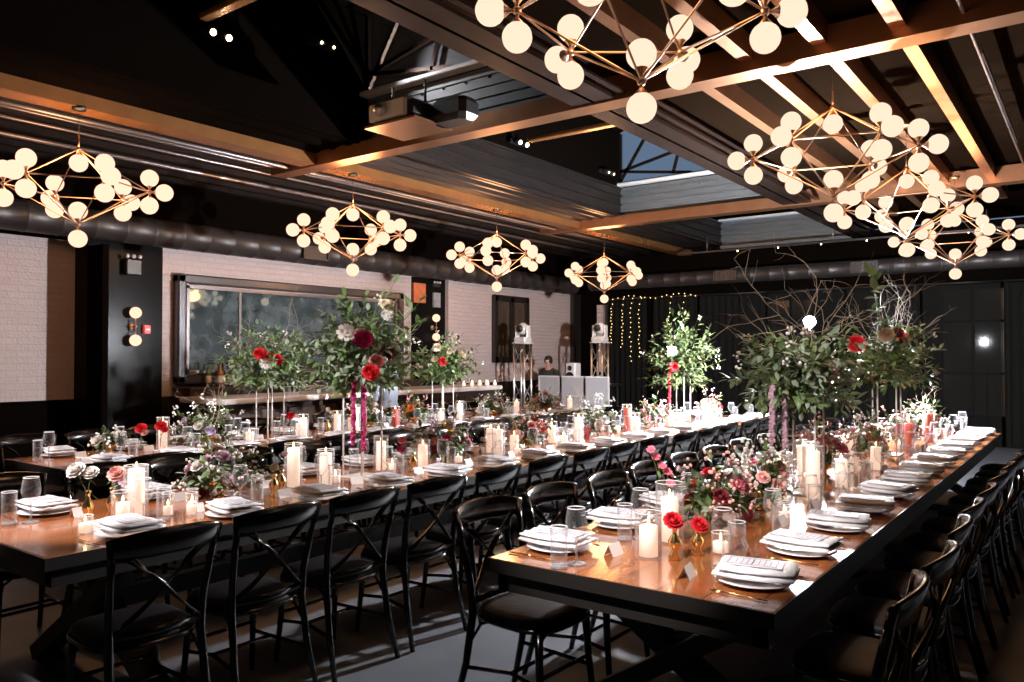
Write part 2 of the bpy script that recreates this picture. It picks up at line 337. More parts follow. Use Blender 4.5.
struct('corner_post', box((XW+.17, 4.53, 1.41), (.36, .07, 2.82)), 'blackroof', wl)
wf = struct('wall_far', box(((XW+XR)/2, YF+.1, 1.9), (XR-XW+2, .2, 3.8)), 'blackroof')
struct('brick_strip', box((-8.93, YF-.02, 1.9), (.24, .06, 1.5)), 'brickfar', wf)
struct('wall_right', box((XR+.1, (YB+YF)/2, 1.9), (.2, YF-YB+.4, 3.8)), 'blackwall')
struct('wall_back', box(((XW+XR)/2, YB-.1, 1.9), (XR-XW+2, .2, 3.8)), 'blackwall')
# ceiling: boards over the camera side, corrugated strip over the bar side, raised monitor between
ce = MB(); ce.box(((-3.3+XR)/2, (YB+YF)/2, ZC+.05), (XR+3.3, YF-YB, .1))
struct('ceiling', ce, 'ceiling')
def corrugated(x0, x1, y0, y1, z, per=.10, amp=.018, th=.04):
    mb = MB(); n = int((x1-x0)/per*4); vs = []; fs = []
    for i in range(n+1):
        x = x0+(x1-x0)*i/n; zz = z + amp*(1 if (i % 4) in (0, 1) else -1)
        vs += [(x, y0, zz), (x, y1, zz)]
    for i in range(n): fs.append((2*i, 2*i+2, 2*i+3, 2*i+1))
    mb.add(vs, fs); mb.box(((x0+x1)/2, (y0+y1)/2, z+amp+.05), (x1-x0, y1-y0, .04)); return mb
t1 = struct('trim_1', corrugated(-11.2, -6.95, YB, YF, 3.74, per=.32, amp=.03), 'corr')
struct('roof_strip', corrugated(-6.95, -6.16, YB, 5.6, 3.74, per=.26, amp=.02), 'blackroof', t1)
struct('roof_strip', corrugated(-6.95, -6.16, 5.6, YF, 3.74, per=.20, amp=.03), 'corr', t1)
# side of the raised monitor above the bar side, with three runs of board
mb = MB(); mb.box((-6.14, (5.7+YF)/2, 3.95), (.06, YF-5.7, .46))
for zz in (3.78, 3.92, 4.06, 4.18): mb.box((-6.10, (5.7+YF)/2, zz), (.05, YF-5.7, .022))
t2 = struct('trim_2', mb, 'corr'); struct('side_board', box((-6.14, (YB+5.7)/2, 3.95), (.06, 5.7-YB, .46)), 'blackroof', t2)
YM = 11.15
mb = MB(); mb.box((-6.14, (YB+YM)/2, 4.62), (.06, YM-YB, .88)); mb.box((-3.36, (YB+YM)/2, 4.45), (.06, YM-YB, 1.3)); mb.box((-4.75, (YM+YF)/2+.05, 4.28), (2.9, YF-YM, .06)); mb.box((-3.36, (YM+YF)/2, 4.05), (.06, YF-YM, .5))
struct('trim_3', mb, 'blackroof')
mb = MB()
for (a, b) in (((-6.2, 5.05), (-4.8, 5.75)), ((-4.8, 5.75), (-3.3, 5.05))):
    mb.add([(a[0], YB, a[1]), (b[0], YB, b[1]), (b[0], YM, b[1]), (a[0], YM, a[1])], [(0, 1, 2, 3)])
    mb.add([(a[0], YB, a[1]+.05), (b[0], YB, b[1]+.05), (b[0], YM, b[1]+.05), (a[0], YM, a[1]+.05)], [(3, 2, 1, 0)])
struct('trim_4', mb, 'blackroof')
# long beams under the roof
def ibeam_y(x, w, z, h, y0, y1, t=.03):
    m = MB(); m.box((x, (y0+y1)/2, z+t/2), (w, y1-y0, t)); m.box((x, (y0+y1)/2, z+h/2), (.03, y1-y0, h)); m.box((x, (y0+y1)/2, z+h-t/2), (w, y1-y0, t)); return m
def ibeam_x(y, w, z, h, x0, x1, t=.03):
    m = MB(); m.box(((x0+x1)/2, y, z+t/2), (x1-x0, w, t)); m.box(((x0+x1)/2, y, z+h/2), (x1-x0, .03, h)); m.box(((x0+x1)/2, y, z+h-t/2), (x1-x0, w, t)); return m
tn = [5]
def trim(mb, m):
    o = struct('trim_%d' % tn[0], mb, m); tn[0] += 1; return o
trim(MB().box((-6.92, (YB+YF)/2, 3.67), (.22, YF-YB, .14)), 'amberbeam')
m = ibeam_y(-3.31, .38, 3.6, .24, YB, YF)
m.box((-3.04, (YB+YF)/2, 3.63), (.05, YF-YB, .02)); trim(m, 'darkbeam')
for y in (0.1, 5.68, 11.1):
    trim(MB().box(((-3.5+(XR if y < 1 else 0.1))/2, y, 3.685), ((XR if y < 1 else 0.1)+3.5, .20, .2)), 'beam'); trim(MB().box((-5.55, y, 3.66), (4.1, .2, .15)), 'beam')
for x in (-2.50, -2.03, -1.52, -1.03):
    y1_ = 13.2 if x < -2 else 12.6; trim(MB().box((x, (YB+y1_)/2, 3.74), (.095, y1_-YB, .16)), 'beam')
m = MB(); m.tube([(-.66, YB, 3.66), (-.66, 12, 3.66)], .012, 6); m.box((-.66, 8, 3.70), (.03, 3.0, .03)); m.box((-.66, 3.5, 3.70), (.03, 2.0, .03)); trim(m, 'pipe')
for x, z, r_ in ((-7.28, 3.63, .022), (-7.72, 3.63, .016), (-8.2, 3.6, .025), (-7.5, 3.66, .012)):
    m = MB(); m.tube([(x, YB, z), (x, YF-.3, z)], r_, 8); trim(m, 'pipe')
# cross girders of the monitor with white rail, triangular bracing and glass above
for gi, (y, glz) in enumerate(((0.1, False), (5.68, False), (11.1, True), (15.25, False))):
    m = MB(); m.box((-4.74, y+.05, 3.93), (2.76, .08, .52))
    for k in range(5): m.box((-4.74, y+.005, 3.72+.1*k), (2.76, .02, .012))
    for k in range(9): m.sphere((-5.9+.28*k, y-.0, 4.1), .014, 6, 4)
    trim(m, 'girder')
    m = MB(); m.box((-4.74, y-.05, 4.225), (2.76, .12, .045), None, .01); trim(m, 'rim')
    m = MB()
    for x0, z0, x1, z1 in ((-6.1, 4.3, -6.1, 5.05), (-6.1, 4.3, -5.35, 5.4), (-6.1, 4.45, -3.4, 5.0), (-5.2, 4.3, -4.8, 5.7), (-4.4, 4.3, -5.35, 5.1), (-4.3, 4.3, -3.7, 5.0), (-6.1, 4.45, -4.9, 4.28), (-3.5, 4.3, -4.8, 5.7)):
        m.beam((x0, y, z0), (x1, y, z1), .04, .04)
    trim(m, 'darkbeam')
    if glz or gi == 1:
        g = MB(); g.add([(-6.1, y+.06, 4.25), (-3.4, y+.06, 4.25), (-3.4, y+.06, 5.1), (-4.8, y+.06, 5.72), (-6.1, y+.06, 5.1)], [(0, 1, 2, 3, 4)])
        if glz: struct('window_1', g, 'skyglass')
        else: struct('window_8', g, 'dustyglass')
# openings in the monitor roof beyond the second girder: glazed
for y in (3.57, 8.1):
    m = MB(); m.box((-4.6, y, 4.24), (2.3, .09, .05), None, .01); trim(m, 'amberbeam')
# far wall windows behind the sheer curtains
for i, (xc, w, z0, z1) in enumerate(((-1.72, .95, .5, 2.66), (-.35, .8, .5, 2.66), (-3.05, .7, .5, 2.62), (-4.75, .8, .5, 2.6))):
    g = struct('window_%d' % (i+2), box((xc, YF-.03, (z0+z1)/2), (w, .03, z1-z0)), 'winglass')
    m = MB()
    for sx_ in (-.5, 0, .5): m.box((xc+sx_*w, YF-.05, (z0+z1)/2), (.05, .05, z1-z0+.05))
    for zz in (z0, z0+.72, 2.1, z1): m.box((xc, YF-.05, zz), (w+.05, .045, .04))
    struct('window_frame', m, 'blackroof', g)
# sheer pleated curtains
def curtain(x0, x1, z0, z1, y, seed):
    rr = random.Random(seed); n = int((x1-x0)/.022); vs = []; fs = []; ph = rr.random()*6; f = 2*pi/rr.uniform(.10, .14)
    for i in range(n+1):
        x = x0+(x1-x0)*i/n; d = .03*sin(f*x+ph)+.012*sin(f*2.7*x+ph*2)
        vs += [(x, y+d*1.3, z0), (x+.006*sin(x*30), y+d, (z0+z1)/2), (x, y+d*.6, z1)]
    for i in range(n):
        for k in (0, 1): fs.append((3*i+k, 3*i+3+k, 3*i+4+k, 3*i+1+k))
    return MB().add(vs, fs, True)
cps = [(-8.75, -7.72), (-7.6, -6.6), (-6.55, -5.2), (-5.15, -3.75), (-3.7, -2.5), (-2.45, -1.3), (-1.25, 0.2), (0.3, 1.8)]
for i, (a, b) in enumerate(cps):
    t = empty('sheer_curtain', ((a+b)/2, 15.2, 0))
    tag(t, 'sheer black pleated curtain on the far wall, %s panel from the brick wall' % ['first', 'second', 'third', 'fourth', 'fifth', 'sixth', 'seventh', 'eighth'][i], 'curtain', 'curtains along the far wall')
    c = curtain(a, b, .02, 2.72, 15.2, i); o = c.build('drape', 'curtain', t); o.location = (-(a+b)/2, -15.2, 0)
    q = MB(); q.tube([(-(b-a)/2-.02, 0, 2.75), ((b-a)/2+.02, 0, 2.75)], .015, 8); q.build('curtain_rod', 'black', t)

# ------------------------------------------------------------------ ducts
def duct(name, p, q, r, label):
    t = empty(name, p); p = Vector(p); q = Vector(q); d = q-p; L = d.length; n = int(L/.35)
    m = MB(); pts = []; rs = []
    for i in range(n+1):
        c = d*(i/n); pts += [c-d.normalized()*.012, c, c+d.normalized()*.012]; rs += [r, r+.008, r]
    m.tube(pts, rs, 20); m.build('pipe_run', 'duct', t); tag(t, label, 'duct'); return t
d1 = duct('air_duct', (-9.22, -3.8, 3.02), (-9.22, 14.6, 3.02), .17, 'round spiral air duct running above the mirror along the brick wall')
d2 = duct('air_duct', (-8.9, 14.86, 3.07), (4.0, 14.86, 3.07), .14, 'round dark air duct running above the black curtains of the far wall')
for t, pts in ((d1, ((.13, 11.2, -.03, 0),)), (d2, ((3.1, -.10, 0, 1), (5.62, -.10, 0, 1), (8.3, -.10, 0, 1)))):
    for (x, y, z, ax) in pts:
        m = MB(); w, h, dp = .44, .17, .16
        if ax:
            m.box((x, y-.08, z+h/2), (w, .03, .02)); m.box((x, y-.08, z-h/2), (w, .03, .02)); m.box((x-w/2, y-.08, z), (.02, .03, h)); m.box((x+w/2, y-.08, z), (.02, .03, h)); m.box((x, y-.02, z), (w, .09, h))
            for k in range(7): m.box((x-w/2+w*(k+1)/8, y-.075, z), (.008, .02, h))
        else:
            m.box((x+.08, y, z+h/2), (.03, w, .02)); m.box((x+.08, y, z-h/2), (.03, w, .02)); m.box((x+.08, y-w/2, z), (.03, .02, h)); m.box((x+.08, y+w/2, z), (.03, .02, h)); m.box((x+.02, y, z), (.09, w, h))
        m.build('air_grille', 'duct', t)
# rail of tiny lamps above the far duct
t = empty('ceiling_track', (-5.6, 14.3, 3.5)); tag(t, 'thin dark track with small bright lamps above the far wall duct', 'light track')
m = MB(); m.box((2.0, 0, 0), (6.0, .04, .03)); m.build('rail', 'black', t)
for k in range(6): MB().sphere((.2+k*.75, 0, -.03), .012, 8, 5).build('bulb', 'flashbulb' if 0 else 'lens', t)
for k in range(3):
    m = MB(); m.tube([(-.4+2.3*k, 0, 0), (-.4+2.3*k, 0, .3)], .008, 6); m.build('hanger', 'pipe', t)

# ------------------------------------------------------------------ chandeliers
CH_W = 75
def make_chandelier(stem_top, gr=.073, gm='globe'):
    t = empty('globe_chandelier')
    # origin at the ring centre
    rt, zt, zb = .545, .325, -.31; hubs = [Vector((0, 0, zt)), Vector((0, 0, zb))]
    ring = [Vector((rt*cos(radians(60*k-5)), rt*sin(radians(60*k-5)), 0)) for k in range(6)]
    gl = MB().sphere((0, 0, 0), gr, 18, 12)
    g0 = None; h0 = None; r0 = None
    def globe(c, d):
        nonlocal g0
        c = Vector(c); d = Vector(d).normalized(); p = c+d*.118
        if g0 is None: g0 = gl.build('globe', gm, t); g = g0
        else: g = g0.copy(); COL.objects.link(g); g.parent = t
        g.location = p
        cup = MB(); cup.tube([c, c+d*.03, c+d*.055, c+d*.062], [.007, .009, .030, .030], 10); cup.build('globe_cup', 'brass', t)
    for hb in hubs + ring: MB().sphere(hb, .021, 10, 7).build('hub', 'brass', t)
    def rod(a, b): MB().tube([a, b], .0055, 6, False).build('rod', 'brass', t)
    for k in range(6): rod(ring[k], ring[(k+1) % 6]); rod(hubs[0], ring[k]); rod(hubs[1], ring[k])
    for h in ring:
        o = h.normalized(); globe(h, (0, 0, 1)); globe(h, o); globe(h, (0, 0, -1))
    globe(hubs[0], (0, 0, -1)); globe(hubs[1], (0, 0, 1)); globe(hubs[1], (0, 0, -1))
    l = bpy.data.lights.new('chandelier_light', 'POINT'); l.energy = CH_W if gm == 'globe' else 36; l.color = (1.0, .50, .22); l.shadow_soft_size = .30
    lo = bpy.data.objects.new('chandelier_light', l); COL.objects.link(lo); lo.parent = t; lo.location = (0, 0, .20)
    MB().tube([(0, 0, zt), (0, 0, zt+.12)], .007, 8).build('stem', 'brass', t)
    MB().tube([(0, 0, zt+.11), (0, 0, stem_top)], .003, 6).build('cable', 'black', t)
    MB().lathe([(0, stem_top-.03), (.055, stem_top-.025), (.06, stem_top), (0, stem_top)], 20).build('canopy', 'black' if gm == 'globe' else 'brass', t)
    return t
chA = make_chandelier(.68); reg(chA); chA['category'] = 'chandelier'; chA['group'] = 'globe chandeliers over the tables'
for k, (x, y, z) in enumerate(((-6.85, 3.12, 2.93), (-6.85, 6.15, 2.93), (-6.88, 8.88, 2.93), (-6.88, 11.92, 2.93))):
    lb = 'glowing globe chandelier in the row on the bar side, %s to the camera' % nth(k)
    if k == 0: chA.location = (x, y, z); chA['label'] = lb
    else: dup(chA, (x, y, z), 0, lb)
chB = make_chandelier(.74, .067, 'globe2'); reg(chB); chB['category'] = 'chandelier'; chB['group'] = 'globe chandeliers over the tables'
for k, (x, y, z, rz_) in enumerate(((-1.60, 3.10, 3.06, -18), (-1.51, 5.86, 2.97, 21), (-1.42, 8.02, 2.93, 5), (-1.38, 10.75, 2.93, 12))):
    lb = 'globe chandelier over the right table, %s to the camera' % nth(k)
    if k == 0: chB.location = (x, y, z-.02); chB.rotation_euler = (0, 0, radians(rz_)); chB['label'] = lb
    else: dup(chB, (x, y, z), radians(rz_), lb)

# ------------------------------------------------------------------ twin spot lamps in the monitor
spots = [(-6.02, 3.85, 4.27), (-6.02, 8.22, 4.29), (-6.02, 10.5, 4.33), (-6.02, 5.0, 4.55)]
for i, p in enumerate(spots):
    t = empty('twin_spotlight', p); tag(t, ['pair of glowing ceiling spots nearest the camera, above the bar side', 'pair of glowing ceiling spots between the two cross girders', 'pair of small ceiling spots beside the blue roof glass', 'pair of small ceiling spots above the projector'][i], 'spotlight', 'twin spots in the roof monitor')
    m = MB(); m.box((-.04, 0, 0), (.04, .26, .05)); m.build('bracket', 'black', t)
    for s_ in (-1, 1):
        h = MB(); h.tube([(.0, s_*.075, 0), (.03, s_*.075, -.01), (.09, s_*.075, -.035)], [.028, .036, .04], 12); hh = h.build('lamp_head', 'black', t)
        l = MB(); l.sphere((.088, s_*.075, -.036), .028 if i < 2 else .014, 10, 7); l.build('lens', 'lens', hh)
    if i < 3:
        spot_light('twin_spot_lamp', Vector(p)+Vector((.14, 0, -.10)), ((-4.9, p[1]-.2, 4.20)), SPOT_ENERGY, (1.0, .70, .42), 100, .6)
    else: spot_light('twin_spot_lamp', Vector(p)+Vector((.14, -.1, -.04)), (-4.6, 5.6, 4.15), 55, (.93, .96, 1.0), 75, .6)  # cool beam added to brighten the white rail and girder

for i, (a, b, pw, an) in enumerate(FILL_PIN):  # housings for the added fill spots
    t = empty('added_pin_spotlight', (a[0], a[1], a[2])); tag(t, 'added black pin spotlight on the cross beam over the near table ends', 'spotlight', 'added pin spotlights on the near cross beam')
    d = (Vector(b)-Vector(a)).normalized(); MB().tube([-d*.14, -d*.02, -d*.018, -d*.012], [.045, .05, .05, .035], 14).build('lamp_can', 'black', t)
    MB().tube([(0, 0, .02), (0, -.03, .19)], .012, 8).build('yoke', 'black', t)
# ------------------------------------------------------------------ projector under the first girder
t = empty('ceiling_projector', (-4.95, 5.05, 3.57)); tag(t, 'black ceiling projector with round lens hung before the grey cross girder', 'projector')
MB().box((.0, .0, .1), (.50, .34, .15), None, .02).build('body', 'black', t)
MB().box((-.02, -.19, .1), (.44, .05, .15), None, .012).build('front_panel', 'lensrim', t)
m = MB(); m.tube([(-.08, -.20, .1), (-.08, -.25, .1)], [.06, .052], 18); q = m.build('lens_barrel', 'lensrim', t)
MB().sphere((-.08, -.25, .1), .052, 14, 8).build('lens_glass', 'alu', q)
MB().box((.0, .05, -.01), (.62, .5, .02)).build('mounting_shelf', 'beam', t)
m = MB(); m.box((.45, .15, .08), (.42, .26, .20), None, .05); m.build('rear_housing', 'black', t)
for sx_ in (-.2, .2): MB().tube([(sx_, .05, .17), (sx_, .05, .40)], .012, 8).build('drop_rod', 'black', t)

# ------------------------------------------------------------------ mirror, wall fittings
t = empty('wall_mirror', (XW, 7.64, 1.87)); tag(t, 'wide mottled three-panel mirror in a pewter frame behind the bar', 'mirror')
y0, y1, z0, z1 = -2.02, 1.97, -.66, .65
m = MB()
for (a, b, c, d) in ((0, y0, 0, 1), (0, y1, 0, 1)):
    m.box((.06, b, 0), (.14, .12, z1-z0+.12), None, .02)
m.box((.06, (y0+y1)/2, z0), (.14, y1-y0+.12, .12), None, .02); m.box((.06, (y0+y1)/2, z1), (.14, y1-y0+.12, .12), None, .02)
m.build('frame', 'mirrorframe', t)
m = MB()
for b in (y0+.10, y1-.10): m.box((.05, b, 0), (.09, .04, z1-z0-.12))
for c in (z0+.1, z1-.1): m.box((.05, (y0+y1)/2, c), (.09, y1-y0-.16, .04))
m.build('inner_moulding', 'pipe', t)
ys = [y0+.1, -1.12, .84, y1-.1]
for a, b in zip(ys, ys[1:]): MB().box((.03, (a+b)/2, 0), (.02, b-a-.02, z1-z0-.16)).build('mirror_pane', 'mirror', t)
for b in ys[1:3]: MB().box((.045, b, 0), (.03, .035, z1-z0-.16)).build('mullion', 'pipe', t)
def sconce(loc, label):
    t = empty('globe_sconce', loc); tag(t, label, 'wall lamp', 'globe sconces on the black bays')
    MB().lathe([(0, 0), (.045, 0), (.04, .02), (0, .025)], 16, mat=Matrix.Rotation(pi/2, 4, 'Y')).build('wall_plate', 'brass', t)
    m = MB(); m.tube([(0, 0, 0), (.10, 0, 0)], .008, 8); m.tube([(.10, 0, -.11), (.10, 0, .11)], .007, 8); m.sphere((.10, 0, 0), .022, 10, 7); m.build('arm', 'brass', t)
    for s_ in (1, -1): MB().sphere((.10, 0, s_*.17), .07, 16, 10).build('globe', 'globe', t)
sconce((XW, 5.02, 1.88), 'two-globe brass sconce on the black bay between brick and mirror')
sconce((XW, 10.5, 2.02), 'two-globe brass sconce on the far black bay beyond the mirror')
t = empty('emergency_light', (XW, 5.0, 2.64)); tag(t, 'black emergency light box with lamps above the near sconce', 'emergency light')
MB().box((.05, 0, -.03), (.1, .20, .20), None, .015).build('housing', 'black', t)
for k in range(3): MB().sphere((.10, -.09+.08*k, .10), .026, 10, 7).build('lamp', 'whiteplastic', t)
t = empty('emergency_light', (XW, 10.55, 2.80)); tag(t, 'small emergency lamps over the grey print beyond the mirror', 'emergency light')
MB().box((.04, 0, -.02), (.07, .2, .05), None, .01).build('housing', 'black', t)
for k in range(3): MB().sphere((.08, -.07+.07*k, .03), .022, 10, 7).build('lamp', 'whiteplastic', t)
t = empty('fire_alarm', (XW, 5.20, 1.85)); tag(t, 'small red fire alarm box beside the near globe sconce', 'fire alarm')
MB().box((.025, 0, 0), (.05, .09, .11), None, .01).build('box_body', 'redsign', t); MB().box((.055, 0, .0), (.01, .05, .02)).build('pull_handle', 'whiteplastic', t)
t = empty('orange_print', (XW, 10.15, 2.62)); tag(t, 'orange unframed print on the black bay beyond the mirror', 'picture')
MB().box((.015, 0, 0), (.03, .30, .34)).build('panel', 'orangepic', t)
t = empty('grey_print', (XW, 10.60, 2.52)); tag(t, 'small grey print under the emergency lamps beyond the mirror', 'picture')
MB().box((.015, 0, 0), (.03, .18, .26)).build('panel', 'greypic', t)
w = struct('window_7', box((XW+.02, 12.8, 2.04), (.03, 1.02, 1.2)), 'winglass')
m = MB()
for b in (12.27, 12.8, 13.33): m.box((XW+.05, b, 2.04), (.09, .10, 1.30))
for c in (1.44, 2.66): m.box((XW+.05, 12.8, c), (.09, 1.14, .12))
struct('window_frame', m, 'blackwall', w)

# ------------------------------------------------------------------ bar
t = empty('bar_counter', (-8.6, 8.1, 0)); tag(t, 'long dark wood bar with pale stone top in front of the mirror', 'bar')
MB().box((-.1, 0, .975), (.94, 5.4, .07), None, .015).build('stone_top', 'counter', t)
MB().box((-.12, 0, .47), (.78, 5.2, .94)).build('bar_front', 'barwood', t)
for k in range(6): MB().box((.29, -2.2+.88*k, .5), (.03, .78, .74), None, .01).build('front_panel', 'barwood', t)
MB().tube([(.42, -2.5, .2), (.42, 2.5, .2)], .022, 10).build('foot_rail', 'brass', t)
t = empty('back_counter', (XW+.22, 7.7, 0)); tag(t, 'low back bar shelf unit standing under the mirror', 'cabinet')
MB().box((0, 0, 1.10), (.42, 4.3, .04), None, .008).build('shelf_top', 'barwood', t)
MB().box((-.02, 0, .55), (.38, 4.25, 1.06)).build('carcass', 'barwood', t)
for k in range(5): MB().box((.185, -1.7+.85*k, .52), (.02, .8, .9), None, .008).build('door', 'barwood', t)
# bottles
bcols = [(0.05, .09, .03), (.25, .10, .02), (.02, .02, .02), (.35, .33, .30), (.10, .03, .02)]
bots = []
for i, c in enumerate(bcols):
    mt = pbr('bottle_glass_%s' % 'abcde'[i], c, .08, spec=.9)
    t = empty('liquor_bottle'); MB().lathe([(0, 0), (.036, 0), (.038, .01), (.038, .17), (.03, .20), (.013, .225), (.013, .29), (0, .29)], 14).build('bottle_body', mt, t)
    MB().lathe([(0, .285), (.015, .285), (.015, .31), (0, .31)], 10).build('cap', 'black', t)
    MB().lathe([(.0385, .05), (.0385, .14)], 14).build('paper_label', 'card' if i % 2 else 'f_cream', t)
    t['category'] = 'bottle'; t['group'] = 'bottles in front of the mirror'; reg(t); bots.append(t)
bn = ['green', 'amber', 'black', 'clear', 'dark brown']
used = set()
for k in range(14):
    i = k % 5; x, y = XW+.20+.10*(k % 2), 5.95+.105*k
    lb = '%s bottle on the back bar shelf, %s from the near end' % (bn[i], nth(k))
    if i not in used: used.add(i); bots[i].location = (x, y, 1.12); bots[i]['label'] = lb
    else: dup(bots[i], (x, y, 1.12), 0, lb)

# ------------------------------------------------------------------ tables
TZ = .75
def long_table(xc, y0, y1, label):
    t = empty('farm_table', (xc, (y0+y1)/2, 0)); L = y1-y0; tag(t, label, 'table', 'long banquet tables')
    MB().box((0, 0, TZ-.022), (1.10, L, .044), None, .006).build('tabletop', 'table', t)
    m = MB()
    for s_ in (-1, 1): m.box((s_*.50, 0, TZ-.085), (.05, L-.06, .08)); m.box((0, s_*(L/2-.055), TZ-.085), (1.04, .05, .08))
    m.build('apron', 'tableframe', t)
    m = MB()
    for s_ in (-1, 1): m.box((s_*.549, 0, TZ-.026), (.010, L+.012, .050)); m.box((0, s_*(L/2+.001), TZ-.026), (1.10, .010, .050))
    m.build('edge_band', 'tableframe', t)
    ys = [-L/2+.45, 0, L/2-.45] if L > 7.5 else [-L/2+.45, 0, L/2-.45]
    for y in ys:
        m = MB(); m.beam((-.47, y-.03, .05), (.42, y-.03, TZ-.12), .07, .11, (0, 1, 0)); m.beam((.47, y+.05, .05), (-.42, y+.05, TZ-.12), .07, .11, (0, 1, 0))
        m.box((0, y, .03), (1.02, .10, .06)); m.box((0, y, TZ-.14), (.9, .09, .05)); m.build('crossed_leg', 'tableframe', t)
    MB().box((0, 0, .37), (.06, L-1.0, .09)).build('stretcher', 'tableframe', t)
    return t
TR = (-1.35, 2.40, 9.25); TM = (-3.80, 1.375, 9.92); TL = (-6.05, 2.50, 9.90)
long_table(*TR, 'long glossy brown wood table set for dinner, nearest the camera on the open side')
long_table(*TM, 'long glossy brown wood table set for dinner, middle one of three')
long_table(*TL, 'long glossy brown wood table set for dinner, nearest the bar')

# ------------------------------------------------------------------ chairs (origin on floor under the seat centre, facing +Y)
def make_chair():
    t = empty('cross_back_chair'); t['category'] = 'chair'
    # seat
    def seat_out(k, r=1.0):
        a = 2*pi*k/28; x, y = cos(a), sin(a); e = .62
        X = math.copysign(abs(x)**e, x)*(.205+.012*y)*r; Y = math.copysign(abs(y)**e, y)*.205*r; return X, Y
    vs = []; fs = []; prof = [(.88, .425), (.98, .43), (1.0, .442), (.99, .455), (.95, .462), (.80, .472), (.4, .479)]
    for r_, z in prof: vs += [(*seat_out(k, r_), z) for k in range(28)]
    for i in range(len(prof)-1):
        for k in range(28): fs.append((i*28+k, i*28+(k+1) % 28, (i+1)*28+(k+1) % 28, (i+1)*28+k))
    fs.append(tuple(reversed(range(28)))); vs.append((0, 0, .481)); c0 = len(vs)-1; b = (len(prof)-1)*28
    for k in range(28): fs.append((b+k, b+(k+1) % 28, c0))
    MB().add(vs, fs, True).build('seat', 'seat', t)
    m = MB(); m.tube([(*seat_out(k, .985), .425) for k in range(29)], .012, 8, False); m.build('seat_frame', 'chair', t)
    for s_ in (-1, 1):
        MB().tube([(s_*.165, .155, .43), (s_*.172, .165, .25), (s_*.185, .19, .0)], [.018, .016, .012], 10).build('leg', 'chair', t)
        MB().tube([(s_*.205, -.275, 0), (s_*.19, -.215, .22), (s_*.182, -.185, .43), (s_*.186, -.195, .56), (s_*.198, -.23, .72), (s_*.205, -.262, .85)], [.013, .016, .018, .016, .015, .013], 10).build('leg', 'chair', t)
    # arching top rail
    pts = []; n = 14
    for i in range(n+1):
        u = -1+2*i/n; pts.append((.222*u, -.300+.050*abs(u)**2.2, .835-.012*abs(u)**2))
    m = MB(); m.ribbon(pts, [(0, -.25, 1)]*(n+1), [.074+.026*(1-abs(-1+2*i/n)**3) for i in range(n+1)], .020)
    m.build('top_rail', 'chair', t)
    for s_ in (-1, 1):
        p = []
        for i in range(11):
            u = i/10.0; x = s_*(.165-.33*u); z = .795-.30*u; y = -.255+.055*u-.018*sin(pi*u)+s_*.004; p.append((x*(1-.12*sin(pi*u)), y, z))
        MB().ribbon(p, (0, -.15, 1) if False else [(cos(.75)*s_, 0, sin(.75))]*11, .028, .009).build('cross_slat', 'chair', t)
    m = MB(); m.ribbon([(-.18, -.195, .48), (0, -.215, .475), (.18, -.195, .48)], (0, 0, 1), .03, .012); m.build('lower_rail', 'chair', t)
    m = MB()
    for s_ in (-1, 1): m.tube([(s_*.172, .172, .20), (s_*.15, 0, .215), (s_*.19, -.22, .20)], .009, 8)
    m.tube([(-.155, .0, .215), (.155, 0, .215)], .009, 8); m.tube([(-.176, .17, .24), (.176, .17, .24)], .009, 8); m.build('stretcher', 'chair', t)
    for s_ in (-1, 1):
        m = MB(); m.tube([(s_*.168, .165, .30), (s_*.15, .16, .385), (s_*.09, .155, .42)], .007, 7); m.tube([(s_*.19, -.20, .30), (s_*.17, -.15, .39), (s_*.16, -.08, .42)], .007, 7); m.build('corner_brace', 'chair', t)
    return t
ch0 = make_chair(); reg(ch0); first = [True]
def put(proto, flag, loc, rz, label, group=None):
    if flag[0]: flag[0] = False; o = proto; o.location = loc; o.rotation_euler = (0, 0, rz); o['label'] = label
    else: o = dup(proto, loc, rz, label)
    if group: o['group'] = group
    return o
TD = {'R': 'right table', 'M': 'middle table', 'L': 'bar table'}
SD = {-1: 'bar side', 1: 'camera side'}
def chair_row(tb, xc, side, ys, inset):
    for k, y in enumerate(ys):
        x = xc+side*inset+R.uniform(-.02, .02); rz = side*pi/2+R.uniform(-.05, .05)
        put(ch0, first, (x, y+R.uniform(-.015, .015), 0), rz, 'black cross-back chair on %s of %s, %s from the near end' % (SD[side], TD[tb], nth(k)), 'chairs at the ' + TD[tb])
PR = [2.675+.52*k for k in range(13)]; PM = [1.77+.52*k for k in range(16)]; PL = [2.82+.53*k for k in range(14)]
chair_row('M', -3.80, 1, [y-.12 for y in PM[:15]], .68)
chair_row('M', -3.80, -1, [y+.02 for y in PM[:15]], .74)
chair_row('R', -1.35, 1, [2.50+.53*k for k in range(13)], .63)
chair_row('R', -1.35, -1, [y+.12 for y in PR], .59)
chair_row('L', -6.05, 1, [y+.02 for y in PL[:13]], .76)
chair_row('L', -6.05, -1, PL[:13], .76)

# ------------------------------------------------------------------ place settings
def proto(name, cat, parts):
    t = empty(name); t['category'] = cat
    for n_, mb, mt in parts: mb.build(n_, mt, t)
    return reg(t)
P_plate = proto('dinner_plate', 'plate', [('plate_body', MB().lathe([(0, .0), (.075, .0), (.085, .004), (.128, .014), (.134, .018), (.130, .019), (.085, .009), (0, .008)], 32), 'plate')])
